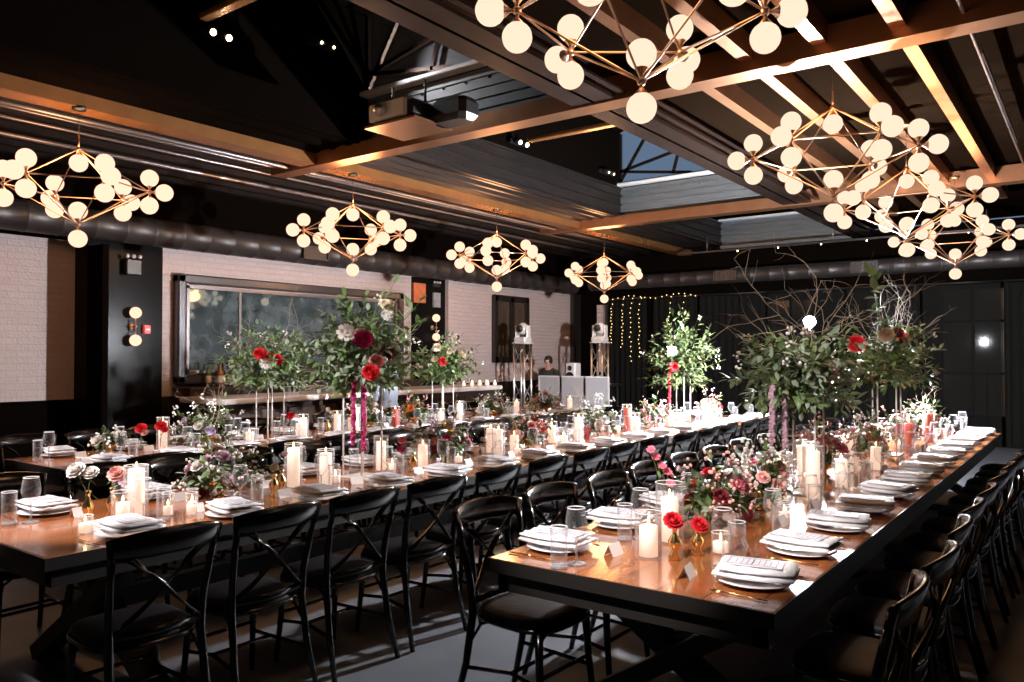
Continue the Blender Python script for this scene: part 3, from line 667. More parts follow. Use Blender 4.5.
# folded linen pocket with menu card tucked in
m = MB()
def pillow(mb, c, w, l, h, rz=0, n=8, seed=1):
    rr = random.Random(seed); vs = []; fs = []; M_ = Matrix.Translation(c) @ Matrix.Rotation(rz, 4, 'Z')
    for s_ in (1, -1):
        for j in range(n+1):
            for i in range(n+1):
                u, v = -1+2*i/n, -1+2*j/n; e = (1-abs(u)**4)*(1-abs(v)**4)
                vs.append((u*w/2, v*l/2, (h/2*(s_ if s_ > 0 else -.7))*(.35+.65*e)+.004*rr.uniform(-1, 1)*(s_ > 0)+.006*v*v))
    N = (n+1)**2
    for s_ in (0, 1):
        for j in range(n):
            for i in range(n):
                a = s_*N+j*(n+1)+i; q = (a, a+1, a+n+2, a+n+1); fs.append(q if s_ == 0 else q[::-1])
    rim = [i for i in range(n)]+[n+(n+1)*j for j in range(n)]+[N-1-i for i in range(n)]+[N-1-n-(n+1)*j for j in range(n)]
    for k in range(len(rim)): a = rim[k]; b = rim[(k+1) % len(rim)]; fs.append((a+N, b+N, b, a))
    mb.add(vs, fs, True, M_)
def make_napkin(seed):
    a = MB(); pillow(a, (0, -.005, .026), .185, .265, .030, 0, 8, seed); pillow(a, (0.0, -.01, .046), .178, .25, .026, .04, 8, seed+5)
    b = MB(); b.box((0, .005, .0620), (.115, .200, .0022))
    d = MB(); d.box((0, .005, .0634), (.08, .003, .0006)); d.box((0, .085, .0634), (.08, .002, .0006)); d.box((-.042, .005, .0634), (.0015, .16, .0006)); d.box((.042, .005, .0634), (.0015, .16, .0006)); d.box((0, -.075, .0634), (.08, .002, .0006))
    for k in range(7): d.box((0, .060-.019*k, .0634), (.045+.012*(k % 3), .0018, .0006))
    return proto('folded_napkin', 'napkin', [('linen', a, 'napkin'), ('menu_card', b, 'menu'), ('menu_printing', d, 'ink')])
P_nap = [make_napkin(3), make_napkin(11)]
def cutlery(kind):
    m = MB()
    if kind == 'fork':
        m.ribbon([(0, -.095, .003), (0, -.03, .004), (0, .03, .006), (0, .05, .004)], [(1, 0, 0)]*4, [.009, .005, .006, .02], .0025)
        for i in range(4): m.ribbon([(-.0085+.0057*i, .05, .004), (-.0085+.0057*i, .075, .003), (-.0085+.0057*i, .098, .007)], (1, 0, 0), [.003, .003, .002], .002)
    else:
        m.ribbon([(0, -.11, .004), (0, -.02, .0045), (0, .0, .004)], [(1, 0, 0)]*3, [.011, .008, .009], .0045)
        m.ribbon([(0, 0, .004), (.001, .06, .004), (-.002, .11, .004)], [(1, 0, 0)]*3, [.012, .017, .005], .0018)
    return m
P_fork = proto('gold_fork', 'fork', [('fork_body', cutlery('fork'), 'gold')])
P_knife = proto('gold_knife', 'knife', [('knife_body', cutlery('knife'), 'gold')])
gws = MB().lathe([(0, .0), (.036, .001), (.034, .004), (.008, .009), (.0046, .02), (.0044, .085), (.009, .094)], 20)
gw = MB().lathe([(.006, .091), (.010, .095), (.030, .112), (.0405, .135), (.0415, .155), (.036, .19), (.0325, .208)], 22)
P_wine = proto('wine_glass', 'glass', [('bowl', gw, 'glass'), ('stem_and_foot', gws, 'thickglass'), ('glass_rim', MB().tube([(.0325*cos(2*pi*k/22), .0325*sin(2*pi*k/22), .208) for k in range(23)], .0021, 5, False), 'plate')])  # rims in opaque white stand in for their bright glint
gt = MB().lathe([(0, .0), (.029, 0), (.031, .004), (.0325, .150)], 20).lathe([(0, .012), (.028, .012), (.0295, .149)], 20)
P_tumb = proto('water_glass', 'glass', [('tumbler', gt, 'glass'), ('thick_base', MB().lathe([(0, .0005), (.0305, .0005), (.0315, .014), (0, .013)], 18), 'thickglass'), ('water', MB().lathe([(0, .095), (.0285, .095)], 20), 'water'), ('glass_rim', MB().tube([(.032*cos(2*pi*k/20), .032*sin(2*pi*k/20), .150) for k in range(21)], .0021, 5, False), 'plate')])
pc = MB(); pc.add([(-.042, -.022, 0), (.042, -.022, 0), (.042, 0, .045), (-.042, 0, .045), (.042, .022, 0), (-.042, .022, 0), (-.042, -.0208, 0), (.042, -.0208, 0), (.042, 0, .0425), (-.042, 0, .0425), (.042, .0208, 0), (-.042, .0208, 0)], [(0, 1, 2, 3), (3, 2, 4, 5), (9, 8, 7, 6), (11, 10, 8, 9), (0, 6, 7, 1), (5, 4, 10, 11)])
P_card = proto('place_card', 'place card', [('folded_card', pc, 'card')])
FL_ = {id(p): [True] for p in [P_plate, *P_nap, P_fork, P_knife, P_wine, P_tumb, P_card]}
def at(loc, rz, dx, dy, z=TZ+.001): return (loc[0]+dx*cos(rz)-dy*sin(rz), loc[1]+dx*sin(rz)+dy*cos(rz), z)
def setting(tb, side, k, x, y):
    rz = side*pi/2; loc = (x, y); tail = '%s place from near end, %s of %s' % (nth(k), SD[side], TD[tb]); j = lambda a: R.uniform(-a, a)
    def P(pr, dx, dy, dr, lb, grp, z=TZ+.001, a=.008):
        put(pr, FL_[id(pr)], at(loc, rz, dx+j(a), dy+j(a), z), rz+dr+j(.06), lb + ', ' + tail, grp)
    P(P_plate, 0, 0, 0, 'round white plate', 'dinner plates', a=.003)
    nr = j(.22)
    P(P_nap[(k+(side > 0)) % 2], 0, 0, nr, 'folded napkin with menu card', 'folded napkins', TZ+.0085, .004)
    P(P_fork, -.172, -.01, 0, 'gold fork', 'gold forks'); P(P_knife, .168, -.01, 0, 'gold knife', 'gold knives')
    P(P_wine, .155, .170, 0, 'stemmed wine glass', 'wine glasses', a=.010); P(P_tumb, .235, .150, 0, 'tall water glass', 'water glasses', a=.010)
    P(P_card, -.06, .215, j(.3), 'white tent place card', 'place cards', a=.012)
for k, y in enumerate(PR): setting('R', 1, k, -.955, y); setting('R', -1, k, -1.755, y)
for k, y in enumerate(PM): setting('M', 1, k, -3.39, y); setting('M', -1, k, -4.17, y)
for k, y in enumerate(PL): setting('L', 1, k, -5.66, y); setting('L', -1, k, -6.44, y)

# ------------------------------------------------------------------ flowers and foliage
def petal_ring(mb, n, r0, r1, z0, z1, w, tw=0.0, curl=.15, rr=R):
    for k in range(n):
        a = 2*pi*k/n+tw+rr.uniform(-.12, .12); ca, sa = cos(a), sin(a); vs = []; 
        for j, (u, ww) in enumerate(((0, .35), (.35, .85), (.7, 1.0), (1, .55))):
            r = r0+(r1-r0)*u; z = z0+(z1-z0)*u - (curl*(r1)*max(0, u-.6)*2)
            for s_ in (-1, 0, 1):
                rr_ = r-(0 if s_ == 0 else -.10*r1); x = rr_*ca - s_*w*ww*sa*.5; y = rr_*sa+s_*w*ww*ca*.5
                vs.append((x, y, z+(0 if s_ else -.05*r1)))
        fs = [(3*j+i, 3*j+i+1, 3*j+i+4, 3*j+i+3) for j in range(3) for i in (0, 1)]
        mb.add(vs, fs, True)
def rose_mb(r=.045, seed=0):
    rr = random.Random(seed); m = MB()
    petal_ring(m, 6, r*.25, r*1.0, -r*.25, r*.12, r*1.05, .2, .25, rr); petal_ring(m, 6, r*.22, r*.82, -r*.2, r*.38, r*.95, .7, .15, rr)
    petal_ring(m, 5, r*.18, r*.58, -r*.1, r*.55, r*.8, .1, .05, rr); petal_ring(m, 4, r*.12, r*.34, 0, r*.62, r*.6, .5, .0, rr); petal_ring(m, 3, r*.05, r*.15, .1*r, r*.62, r*.3, .2, 0, rr)
    m.sphere((0, 0, -.05*r), r*.42, 10, 7); return m
def daisy_mb(r=.04, seed=0):
    rr = random.Random(seed); m = MB(); petal_ring(m, 8, r*.15, r, 0, r*.25, r*.6, 0, .1, rr); petal_ring(m, 5, r*.1, r*.6, .02*r, r*.4, r*.5, .3, 0, rr); m.sphere((0, 0, r*.12), r*.22, 8, 5); return m
FM = {}
def flower_mesh(kind, seed, r):
    key = (kind, seed % 3, round(r, 3))
    if key not in FM:
        mb = (rose_mb if kind == 'rose' else daisy_mb)(r, seed % 3); me = bpy.data.meshes.new(kind+'_petals'); me.from_pydata(mb.v, [], mb.f); me.polygons.foreach_set('use_smooth', mb.sm); FM[key] = me
    return FM[key]
FMC = {}
def add_flower(parent, kind, col, p, r, d=None, rr=R):
    key = (kind, rr.randrange(3), round(r, 3), col)
    if key not in FMC:
        me = flower_mesh(kind, key[1], r).copy(); me.materials.append(M['f_'+col]); FMC[key] = me
    o = bpy.data.objects.new(col+'_'+('rose' if kind == 'rose' else 'blossom'), FMC[key]); COL.objects.link(o); o.parent = parent; o.location = p
    dv = Vector(d if d is not None else (rr.uniform(-1, 1), rr.uniform(-1, 1), 1.0)); o.rotation_euler = dv.to_track_quat('Z', 'Y').to_euler(); return o
def leaf(mb, p, d, n, L, w, bend=.25):
    """pointed leaf: p base, d direction, n normal"""
    d = d.normalized(); s_ = d.cross(n)
    if s_.length < 1e-4: s_ = d.orthogonal()
    s_.normalize(); n = s_.cross(d)
    a = p; b1 = p+d*L*.35+n*L*.06; c1 = p+d*L*.7+n*L*.02; e_ = p+d*L-n*L*bend*.5
    vs = [a, b1+s_*w*.5-n*w*.12, b1, b1-s_*w*.5-n*w*.12, c1+s_*w*.38-n*w*.12, c1, c1-s_*w*.38-n*w*.12, e_]
    mb.add(vs, [(0, 2, 1), (0, 3, 2), (1, 2, 5, 4), (2, 3, 6, 5), (4, 5, 7), (5, 6, 7)], True)
def rv(rr): 
    while True:
        v = Vector((rr.uniform(-1, 1), rr.uniform(-1, 1), rr.uniform(-1, 1)))
        if .05 < v.length < 1: return v.normalized()
def branchy(rr, lf, st, base, tip, nleaf, L, w, sag=.0, pair=True, r0=.003):
    base = Vector(base); tip = Vector(tip); d = tip-base; ln = d.length; side = rv(rr)*ln*.10; pts = []
    for i in range(7):
        u = i/6; pts.append(base+d*u+side*sin(pi*u)+Vector((0, 0, -sag*ln*u*u)))
    st.tube(pts, [r0*(1-.7*i/6) for i in range(7)], 4, False)
    for k in range(nleaf):
        u = .22+.78*(k+rr.random()*.6)/nleaf; i = min(5, int(u*6)); f = u*6-i; p = pts[i].lerp(pts[i+1], min(1, f)); t_ = (pts[i+1]-pts[i]).normalized()
        o = rv(rr); o = (o-t_*o.dot(t_)); o = o.normalized() if o.length > .01 else t_.orthogonal()
        dd = t_*rr.uniform(.3, .8)+o; leaf(lf, p, dd, Vector((0, 0, 1))+rv(rr)*.6, L*rr.uniform(.7, 1.25), w*rr.uniform(.8, 1.2))
    leaf(lf, pts[-1], pts[-1]-pts[-2], Vector((0, 0, 1)), L, w)
    return pts
def twiggy(rr, mb, base, d, ln, depth, r):
    pts = [Vector(base)]; dd = Vector(d).normalized()
    for i in range(5):
        dd = (dd+rv(rr)*.28).normalized(); pts.append(pts[-1]+dd*ln/5)
    mb.tube(pts, [r*(1-.12*i) for i in range(6)], 4, False)
    if depth > 0:
        for i in (2, 3, 4, 5):
            if rr.random() < .8: twiggy(rr, mb, pts[i], dd+rv(rr)*.9, ln*.5, depth-1, r*.55)
def bouquet(name, loc, label, cat, group, seed, vessel, radius, height, nbr, nl, L, w, mats, flowers, fr, spray=0, spraycol='white', rb=.0, twigs=0, drop=.3):
    rr = random.Random(seed); t = empty(name, loc); tag(t, label, cat, group); zc = rb
    if vessel == 'compote':
        MB().lathe([(0, 0), (.045, 0), (.04, .008), (.012, .02), (.012, .045), (.05, .06), (.075, .085), (.078, .105), (.07, .10), (0, .075)], 20).build('compote_bowl', 'gold', t); zc = .10
    elif vessel == 'cyl':
        MB().lathe([(0, 0), (.05, 0), (.052, .004), (.052, .13)], 20).build('glass_vase', 'hurr', t); zc = .12
    lf = {k: MB() for k in mats}; st = MB()
    for k in range(nbr):
        v = rv(rr); v.z = v.z*.8+.25 if v.z > -.35 else v.z; rx, ry, rz_ = radius
        tip = Vector((v.x*rx, v.y*ry, zc+(v.z*height))) if v.z > 0 else Vector((v.x*rx*1.05, v.y*ry*1.05, zc+v.z*rz_))
        tip *= rr.uniform(.60, 1.08)
        if vessel: tip.z = max(tip.z, .105)
        mk = mats[k % len(mats)]
        branchy(rr, lf[mk], st, (rr.uniform(-.02, .02), rr.uniform(-.02, .02), zc-.01), tip, nl, L, w, drop*.3)
    for k, mb in lf.items():
        if mb.v: mb.build('foliage', k, t)
    if twigs:
        tb = MB()
        for k in range(twigs):
            v = rv(rr); twiggy(rr, tb, (0, 0, zc), (v.x*.7, v.y*.7, 1.0), max(height, .46 if not vessel else 0)*rr.uniform(.9, 1.35), 2, .0035)
        tb.build('twigs', 'twig', t)
    for col, n_, kind in flowers:
        for k in range(n_):
            v = rv(rr); v.z = abs(v.z)*.9+.05 if rr.random() < .8 else v.z
            p = Vector((v.x*radius[0]*.72, v.y*radius[1]*.72, zc+v.z*height*.62)); st.tube([(0, 0, zc-.01), p*.5+Vector((0, 0, zc*.5)), p], .0022, 4, False)
            add_flower(t, kind, col, p, fr*rr.uniform(.8, 1.2), (v.x, v.y, v.z+.4), rr)
    if spray:
        sp = MB()
        for k in range(spray):
            v = rv(rr); v.z = abs(v.z); c = Vector((v.x*radius[0]*1.0, v.y*radius[1]*1.0, zc+v.z*height*.95))*rr.uniform(.8, 1.1); st.tube([(0, 0, zc), c], .0012, 3, False)
            for q in range(5):
                o = c+rv(rr)*.022; sp.sphere(o, rr.uniform(.005, .010), 6, 4)
        sp.build('small_blossom_sprays', 'f_'+spraycol, t)
    st.build('stems', 'stem', t)
    return t
STN = iter(['thin-rod flower stand, nearer one on the bar table', 'thin-rod flower stand, nearer one on the middle table', 'thin-rod flower stand, farther one on the bar table', 'thin-rod flower stand, farther one on the middle table', 'thin-rod flower stand, nearer one on the right table', 'thin-rod flower stand, farther one on the right table'])
def stand(loc, z1, w, label):
    t = empty('flower_stand', (loc[0], loc[1], TZ)); tag(t, label, 'flower stand', 'tall flower stands'); h = z1-TZ
    for a in (-1, 1):
        for b in (-1, 1): MB().tube([(a*w, b*w, .008), (a*w, b*w, h-.006)], .0055, 8).build('rod', 'acrylic', t)
    MB().box((0, 0, h), (2*w+.02, 2*w+.02, .008), None, .002).build('top_plate', 'acrylic', t); MB().box((0, 0, .005), (2*w+.04, 2*w+.04, .008), None, .002).build('base_plate', 'acrylic', t)
TALL = [  # tag, x, y, z of top plate, radii, height, seed, flowers, foliage mats
 ('L', -6.05, 4.45, 1.36, (.42, .50, .16), .44, 21, [('pink', 0, 'rose')], ('leaf2', 'leaf'), 4, 'tall arrangement with red and white roses, nearest on the bar table'),
 ('M', -3.80, 3.50, 1.40, (.36, .40, .12), .50, 22, [('burgundy', 2, 'rose'), ('blush', 1, 'rose')], ('leaf', 'leaf2', 'leaf'), 0, 'biggest tall arrangement, with a magenta dahlia, on the near half of the middle table'),
 ('L', -6.05, 6.80, 1.34, (.44, .50, .16), .42, 23, [('burgundy', 2, 'rose'), ('cream', 2, 'rose')], ('leaf3', 'leaf'), 0, 'tall dark arrangement with cream roses, farther one on the bar table'),
 ('M', -3.80, 8.28, 1.36, (.42, .55, .22), .62, 24, [], ('leaf4',), 0, 'tall leafy arrangement on the far end of middle table before fairy lights'),
 ('R', -1.35, 4.58, 1.38, (.42, .58, .20), .30, 25, [('blush', 0, 'rose')], ('leaf', 'leaf2', 'leaf3'), 7, 'tall leafy arrangement with a blush rose, nearer one on the right table'),
 ('R', -1.35, 6.75, 1.42, (.40, .62, .16), .40, 26, [('cream', 1, 'rose')], ('leaf', 'leaf3'), 8, 'tall twiggy arrangement with a big red rose, farther one on the right table'),
]
TALLO = []
for tb, x, y, z, rad, h, sd, fl, mats, tw, lb in TALL:
    stand((x, y), z, .085, next(STN))
    TALLO.append(bouquet('tall_flower_arrangement', (x, y, z+.005), lb, 'flower arrangement', 'tall flower arrangements', sd, None, rad, h, 110, 13, .066, .030, mats, fl, .042, 12, 'white', .03, tw))
def fl_at(i, col, xyz, r=.045, kind='rose'):
    t = TALLO[i]; p = Vector(xyz)-Vector(t.location); d = Vector((0, 0, CZ))-Vector(xyz); d.z = abs(d.z)+.3
    d = Vector((-xyz[0], -xyz[1], 0)).normalized()+Vector((0, 0, .45)); add_flower(t, kind, col, p, r, d)
def cf(x, y, z, k=.32):
    p = Vector((x, y, z)); c = Vector((0, 0, CZ)); d = p-c; return tuple(c+d*(1-k/d.length))  # toward the camera
fl_at(0, 'red', cf(-6.05, 4.34, 1.545), .052); fl_at(0, 'red', cf(-6.05, 4.52, 1.49), .052); fl_at(0, 'white', cf(-6.05, 4.40, 1.45), .05, 'daisy'); fl_at(0, 'red', cf(-6.05, 4.44, 1.51), .04)
fl_at(1, 'magenta', cf(-3.8, 3.50, 1.635, .36), .058); fl_at(1, 'white', cf(-3.8, 3.36, 1.67, .33), .055, 'daisy'); fl_at(1, 'blush', cf(-3.8, 3.62, 1.49, .36), .045); fl_at(1, 'red', cf(-3.8, 3.57, 1.42, .38), .05); fl_at(1, 'burgundy', cf(-3.8, 3.72, 1.55, .33), .05)
fl_at(1, 'white', cf(-3.8, 3.72, 1.80, .1), .04); fl_at(1, 'cream', cf(-3.8, 3.70, 1.87, .1), .035)
fl_at(2, 'red', cf(-6.05, 6.80, 1.46), .05); fl_at(2, 'cream', cf(-6.05, 6.70, 1.62), .045); fl_at(2, 'cream', cf(-6.05, 6.9, 1.58), .04)
fl_at(3, 'white', cf(-3.8, 8.08, 1.57), .055, 'daisy'); fl_at(3, 'red', cf(-3.8, 8.10, 1.40), .05); 
fl_at(4, 'blush', cf(-1.35, 5.08, 1.44, .5), .060); fl_at(4, 'blush', cf(-1.35, 5.26, 1.48, .5), .032)
fl_at(5, 'red', cf(-1.35, 5.80, 1.61, .1), .058); fl_at(5, 'cream', cf(-1.35, 6.75, 1.69, .45), .055); fl_at(5, 'pink', cf(-1.35, 7.4, 1.68, .6), .045); fl_at(5, 'burgundy', cf(-1.35, 7.2, 1.72, .5), .04)
def big_leaf(i, base, tips, L=.11, w=.055, mat='leaf'):
    rr = random.Random(i*7+3); lf = MB(); st = MB(); t = TALLO[i]
    for tp in tips:
        b = Vector(base)-Vector(t.location); e = Vector(tp)-Vector(t.location); branchy(rr, lf, st, b, e, 5, L, w, 0, r0=.004)
    lf.build('tall_leaf_branch', mat, t); st.build('branch_stem', 'stem', t)
big_leaf(1, (-3.8, 3.55, 1.5), [(-3.75, 3.72, 2.0), (-3.78, 3.62, 1.88), (-3.75, 3.98, 1.9), (-3.75, 4.0, 1.75)], .10, .04)
big_leaf(5, (-1.35, 6.4, 1.5), [(-1.35, 6.2, 2.12), (-1.35, 6.35, 2.1), (-1.3, 6.15, 2.0)], .11, .06, 'leaf')
big_leaf(3, (-3.8, 8.28, 1.4), [(-3.8, 8.3, 2.03), (-3.8, 8.1, 1.98), (-3.8, 8.45, 1.95), (-3.8, 8.2, 1.7), (-3.7, 8.7, 1.7)], .10, .05, 'leaf')
def amaranth(i, x, y, z1, z0, mat='f_magenta'):
    t = TALLO[i]; rr = random.Random(i+40); m = MB(); zz = z1; L_ = t.location
    m.tube([(x-L_.x, y-L_.y, z1-L_.z), (x-L_.x+.008, y-L_.y, (z0+z1)/2-L_.z), (x-L_.x, y-L_.y, z0-L_.z)], [.008, .011, .004], 6)
    while zz > z0:
        for q in range(4): m.sphere(Vector((x, y, zz))-L_+rv(rr)*.012, rr.uniform(.006, .011), 5, 4)
        zz -= .014
    m.build('hanging_amaranth', mat, t)
amaranth(1, -3.72, 3.35, 1.36, .98); amaranth(1, -3.70, 3.42, 1.36, .93); amaranth(4, -1.42, 4.25, 1.37, 1.05, 'f_mauve'); amaranth(4, -1.40, 4.40, 1.33, .95, 'f_mauve'); amaranth(3, -3.8, 8.0, 1.34, .95, 'f_red')

# low arrangements along the table centres
n_low = [0]
def low(tb, x, y, fl, mats=('leaf', 'leaf3'), r=(.17, .24, .1), h=.24, spray=14, sc_='white', desc='', twigs=0):
    n_low[0] += 1
    bouquet('low_flower_arrangement', (x, y, TZ+.001), desc, 'flower arrangement', 'low flower arrangements', 100+n_low[0], 'compote', r, h, 26, 8, .055, .028, mats, [(c_, int(n_*1.6+.5), k_) for c_, n_, k_ in fl]+([('blush', 3, 'rose'), ('pink', 2, 'daisy')] if tb != 'L' and y > 3.7 else []), .038, int(spray*1.5), sc_, 0, twigs)
rs = 'rose'
low('M', -3.86, 2.52, [('mauve', 5, rs), ('burgundy', 2, rs), ('white', 1, rs)], ('leaf2', 'leaf', 'leaf3'), (.20, .26, .1), .26, 16, 'white', 'low leafy arrangement with mauve roses, nearest on the middle table')
low('M', -3.80, 4.30, [('white', 2, rs), ('burgundy', 3, rs), ('lilac', 4, rs), ('magenta', 1, rs), ('yellow', 2, 'daisy')], ('leaf', 'leaf3'), (.20, .28, .1), .30, 12, 'lilac', 'low arrangement with white, lilac and burgundy roses, second on the middle table', 2)
low('M', -3.78, 5.30, [('blush', 4, rs), ('red', 2, rs), ('orange', 2, rs)], ('leaf', 'leaf3'), (.18, .24, .1), .26, 18, 'blush', 'low arrangement with blush and fiery orange roses, third on the middle table')
low('M', -3.82, 6.50, [('white', 3, rs), ('cream', 2, rs)], ('leaf3', 'leaf2'), (.20, .26, .1), .30, 18, 'white', 'low white arrangement, fourth on the middle table', 2)
low('M', -3.78, 7.60, [('blush', 3, rs), ('white', 2, rs), ('burgundy', 1, rs)], ('leaf', 'leaf3'), (.18, .26, .1), .26, 16, 'blush', 'low blush and white arrangement, fifth on the middle table')
low('M', -3.80, 9.15, [('red', 3, rs), ('pink', 2, rs), ('white', 1, rs)], ('leaf',), (.16, .22, .1), .26, 14, 'blush', 'low arrangement with red and pink roses at the far end of the middle table')
low('R', -1.42, 3.52, [('mauve', 2, rs), ('burgundy', 3, rs), ('red', 1, rs), ('pink', 2, rs)], ('leaf', 'leaf3', 'leaf2'), (.19, .27, .1), .25, 16, 'blush', 'low arrangement with burgundy, mauve and red roses, nearest on the right table')
low('R', -1.38, 3.98, [('blush', 4, rs), ('white', 3, rs)], ('leaf2', 'leaf'), (.16, .22, .1), .28, 26, 'white', 'low blush and white arrangement beside bright hurricane candles on the right table')
low('R', -1.42, 5.25, [('magenta', 3, rs), ('pink', 4, rs), ('blush', 2, rs)], ('leaf2', 'leaf'), (.18, .24, .1), .30, 22, 'blush', 'low hot pink arrangement, third on the right table', 2)
low('R', -1.36, 6.05, [('blush', 4, rs), ('white', 3, rs)], ('leaf', 'leaf2'), (.18, .26, .1), .28, 24, 'white', 'low pale pink arrangement, fourth on the right table')
low('R', -1.35, 7.30, [('pink', 4, rs), ('red', 2, rs), ('blush', 2, rs)], ('leaf', 'leaf3'), (.18, .26, .1), .30, 16, 'blush', 'low pink and red arrangement, fifth on the right table')
low('R', -1.35, 8.45, [('cream', 3, rs), ('blush', 2, rs)], ('leaf', 'leaf3'), (.18, .24, .1), .30, 12, 'white', 'low cream arrangement at the far end of the right table', 2)
low('L', -6.10, 3.02, [('white', 5, rs)], ('leaf3',), (.11, .14, .06), .13, 10, 'white', 'small low white bouquet, nearest on the table by the bar')
low('L', -6.05, 3.82, [('white', 2, rs), ('lilac', 2, rs), ('mauve', 1, rs)], ('leaf3', 'leaf', 'leaf2'), (.26, .34, .1), .34, 20, 'white', 'wide dark leafy arrangement with white roses, second on the table by the bar', 4)
low('L', -6.05, 5.65, [('white', 3, rs), ('burgundy', 2, rs)], ('leaf3', 'leaf'), (.2, .28, .1), .30, 14, 'white', 'low dark arrangement with white and burgundy roses, third on the table by the bar', 2)
low('L', -6.05, 6.35, [('orange', 3, rs), ('blush', 2, rs)], ('leaf', 'leaf3'), (.18, .22, .1), .28, 10, 'blush', 'low arrangement with orange roses, fourth on the table by the bar')
low('L', -6.05, 7.70, [('white', 3, rs), ('lilac', 2, rs)], ('leaf3', 'leaf'), (.2, .3, .1), .28, 16, 'white', 'low white and lilac arrangement, fifth on the table by the bar')
low('L', -6.05, 8.90, [('blush', 3, rs), ('cream', 2, rs)], ('leaf3', 'leaf'), (.2, .3, .1), .28, 16, 'white', 'low blush arrangement at the far end of the table by the bar')

# bud vases
BV = {}
def bud_vase(tb, x, y, kind, flowers, desc, h=.12, tall=0.0):
    t = empty('bud_vase', (x, y, TZ+.001)); tag(t, desc, 'bud vase', 'bud vases'); 
    prof = [(0, 0), (.022, 0), (.026, .006), (.012, .03), (.024, .055), (.026, .07), (.010, .095), (.009, .11), (.016, .125), (.013, .125), (.007, .11), (0, .10)] if kind == 'gold' else [(0, 0), (.03, 0), (.035, .02), (.034, .05), (.014, .085), (.013, .115), (.017, .125)]
    MB().lathe([(r, z*h/.12) for r, z in prof], 16).build('vase_body', 'gold' if kind == 'gold' else ('pinkglass' if kind == 'pink' else 'glass'), t)
    st = MB(); lf = MB(); rr = random.Random(int(x*1000+y*777)); z0 = h
    for col, dx, dy, dz, r_, k_ in flowers:
        st.tube([(0, 0, z0*.4), (dx*.2, dy*.2, z0+.01), (dx, dy, z0+dz)], .002, 5, False); add_flower(t, k_, col, (dx, dy, z0+dz), r_, (dx*4+.5, dy*4-.6, .8), rr)
        leaf(lf, Vector((dx*.6, dy*.6, z0+dz*.6)), rv(rr), Vector((0, 0, 1)), .04, .016)
    st.build('stems', 'stem', t); lf.build('leaves', 'leaf', t); return t
bud_vase('R', -1.31, 2.80, 'gold', [('red', 0, -.01, .030, .036, rs)], 'gold bud vase with one red rose, nearest on the right table')
bud_vase('R', -1.27, 2.92, 'gold', [('red', 0.01, 0, .018, .033, rs)], 'short gold bud vase with a red rose, just behind the nearest', .10)
bud_vase('R', -1.56, 3.27, 'glass', [('pink', -.03, 0, .16, .02, 'daisy'), ('pink', -.02, .03, .13, .022, 'daisy'), ('pink', -.05, -.02, .20, .02, 'daisy'), ('pink', -.06, -.05, .235, .02, 'daisy'), ('pink', 0.0, .02, .08, .022, 'daisy')], 'glass bud vase with a tall stem of pink blossom', .12)
bud_vase('M', -3.74, 1.76, 'gold', [('white', -.06, -.03, .10, .042, rs), ('white', -.02, .02, .085, .035, rs)], 'tall gold bud vase with white roses, nearest on the middle table', .15)
bud_vase('M', -3.80, 1.90, 'gold', [('blush', .0, .02, .07, .042, rs), ('mauve', .04, .03, .03, .02, 'daisy')], 'gold bud vase with a blush rose beside the tall pillar candle', .14)
bud_vase('M', -3.66, 2.72, 'gold', [('cream', 0, 0, .04, .025, rs)], 'gold bud vase with a cream rose behind the mauve arrangement', .12)
bud_vase('M', -3.70, 2.80, 'gold', [('mauve', 0, .02, .09, .02, 'daisy')], 'gold bud vase with a mauve blossom before two pillar candles', .13)
bud_vase('M', -3.95, 4.0, 'glass', [('magenta', 0, 0, .0, .032, rs), ('pink', 0, .01, .06, .03, rs)], 'glass bud vase with magenta and pink roses behind the biggest arrangement')
bud_vase('M', -3.70, 3.86, 'gold', [('white', 0, 0, .05, .02, 'daisy')], 'gold bud vase with a white blossom beside a pillar candle', .12)
bud_vase('L', -6.0, 3.22, 'glass', [('red', 0, 0, .09, .045, rs), ('blush', .03, .01, .06, .03, rs)], 'glass bud vase with a red rose, nearer one of a pair by the bar')
bud_vase('L', -6.0, 3.38, 'glass', [('red', 0, 0, .10, .045, rs), ('red', .04, .01, .07, .03, rs)], 'glass bud vase with two red roses, farther one of a pair by the bar')
bud_vase('L', -5.98, 4.62, 'glass', [('red', 0, 0, .10, .04, rs), ('blush', .03, .03, .09, .03, 'daisy')], 'glass bud vase with red flowers under the tall arrangement by the bar')
bud_vase('L', -6.05, 5.12, 'gold', [('cream', 0, 0, .11, .022, 'daisy'), ('cream', 0.01, 0.03, .08, .02, 'daisy')], 'gold bud vase with cream blossom, farther along the table by the bar', .14)
# candles
def candle(kind, x, y, desc, ch=.13, gh=.19, gr=.052, cr_=.032, wax='wax'):
    t = empty('hurricane_candle' if kind == 'h' else 'votive_candle', (x, y, TZ+.001)); tag(t, desc, 'candle', 'hurricane candles' if kind == 'h' else 'votive candles')
    MB().lathe([(0, 0), (gr-.002, 0), (gr, .004), (gr, gh)], 22).lathe([(gr-.003, gh), (gr-.003, .008), (0, .008)], 22).build('glass_cylinder', 'hurr', t)
    MB().tube([(gr*cos(2*pi*k/22), gr*sin(2*pi*k/22), gh) for k in range(23)], .0019, 5, False).build('glass_rim', 'plate', t)  # opaque white ring as a painted glint on the cylinder
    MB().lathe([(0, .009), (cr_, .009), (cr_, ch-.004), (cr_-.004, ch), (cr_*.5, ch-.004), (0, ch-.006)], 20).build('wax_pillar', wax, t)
    MB().tube([(0, 0, ch-.006), (0, 0, ch+.006)], .001, 5).build('wick', 'wick', t)
    MB().lathe([(0, ch+.003), (.0045, ch+.010), (.0048, ch+.016), (.002, ch+.027), (0, ch+.034)], 10).build('flame', 'flame', t); return t
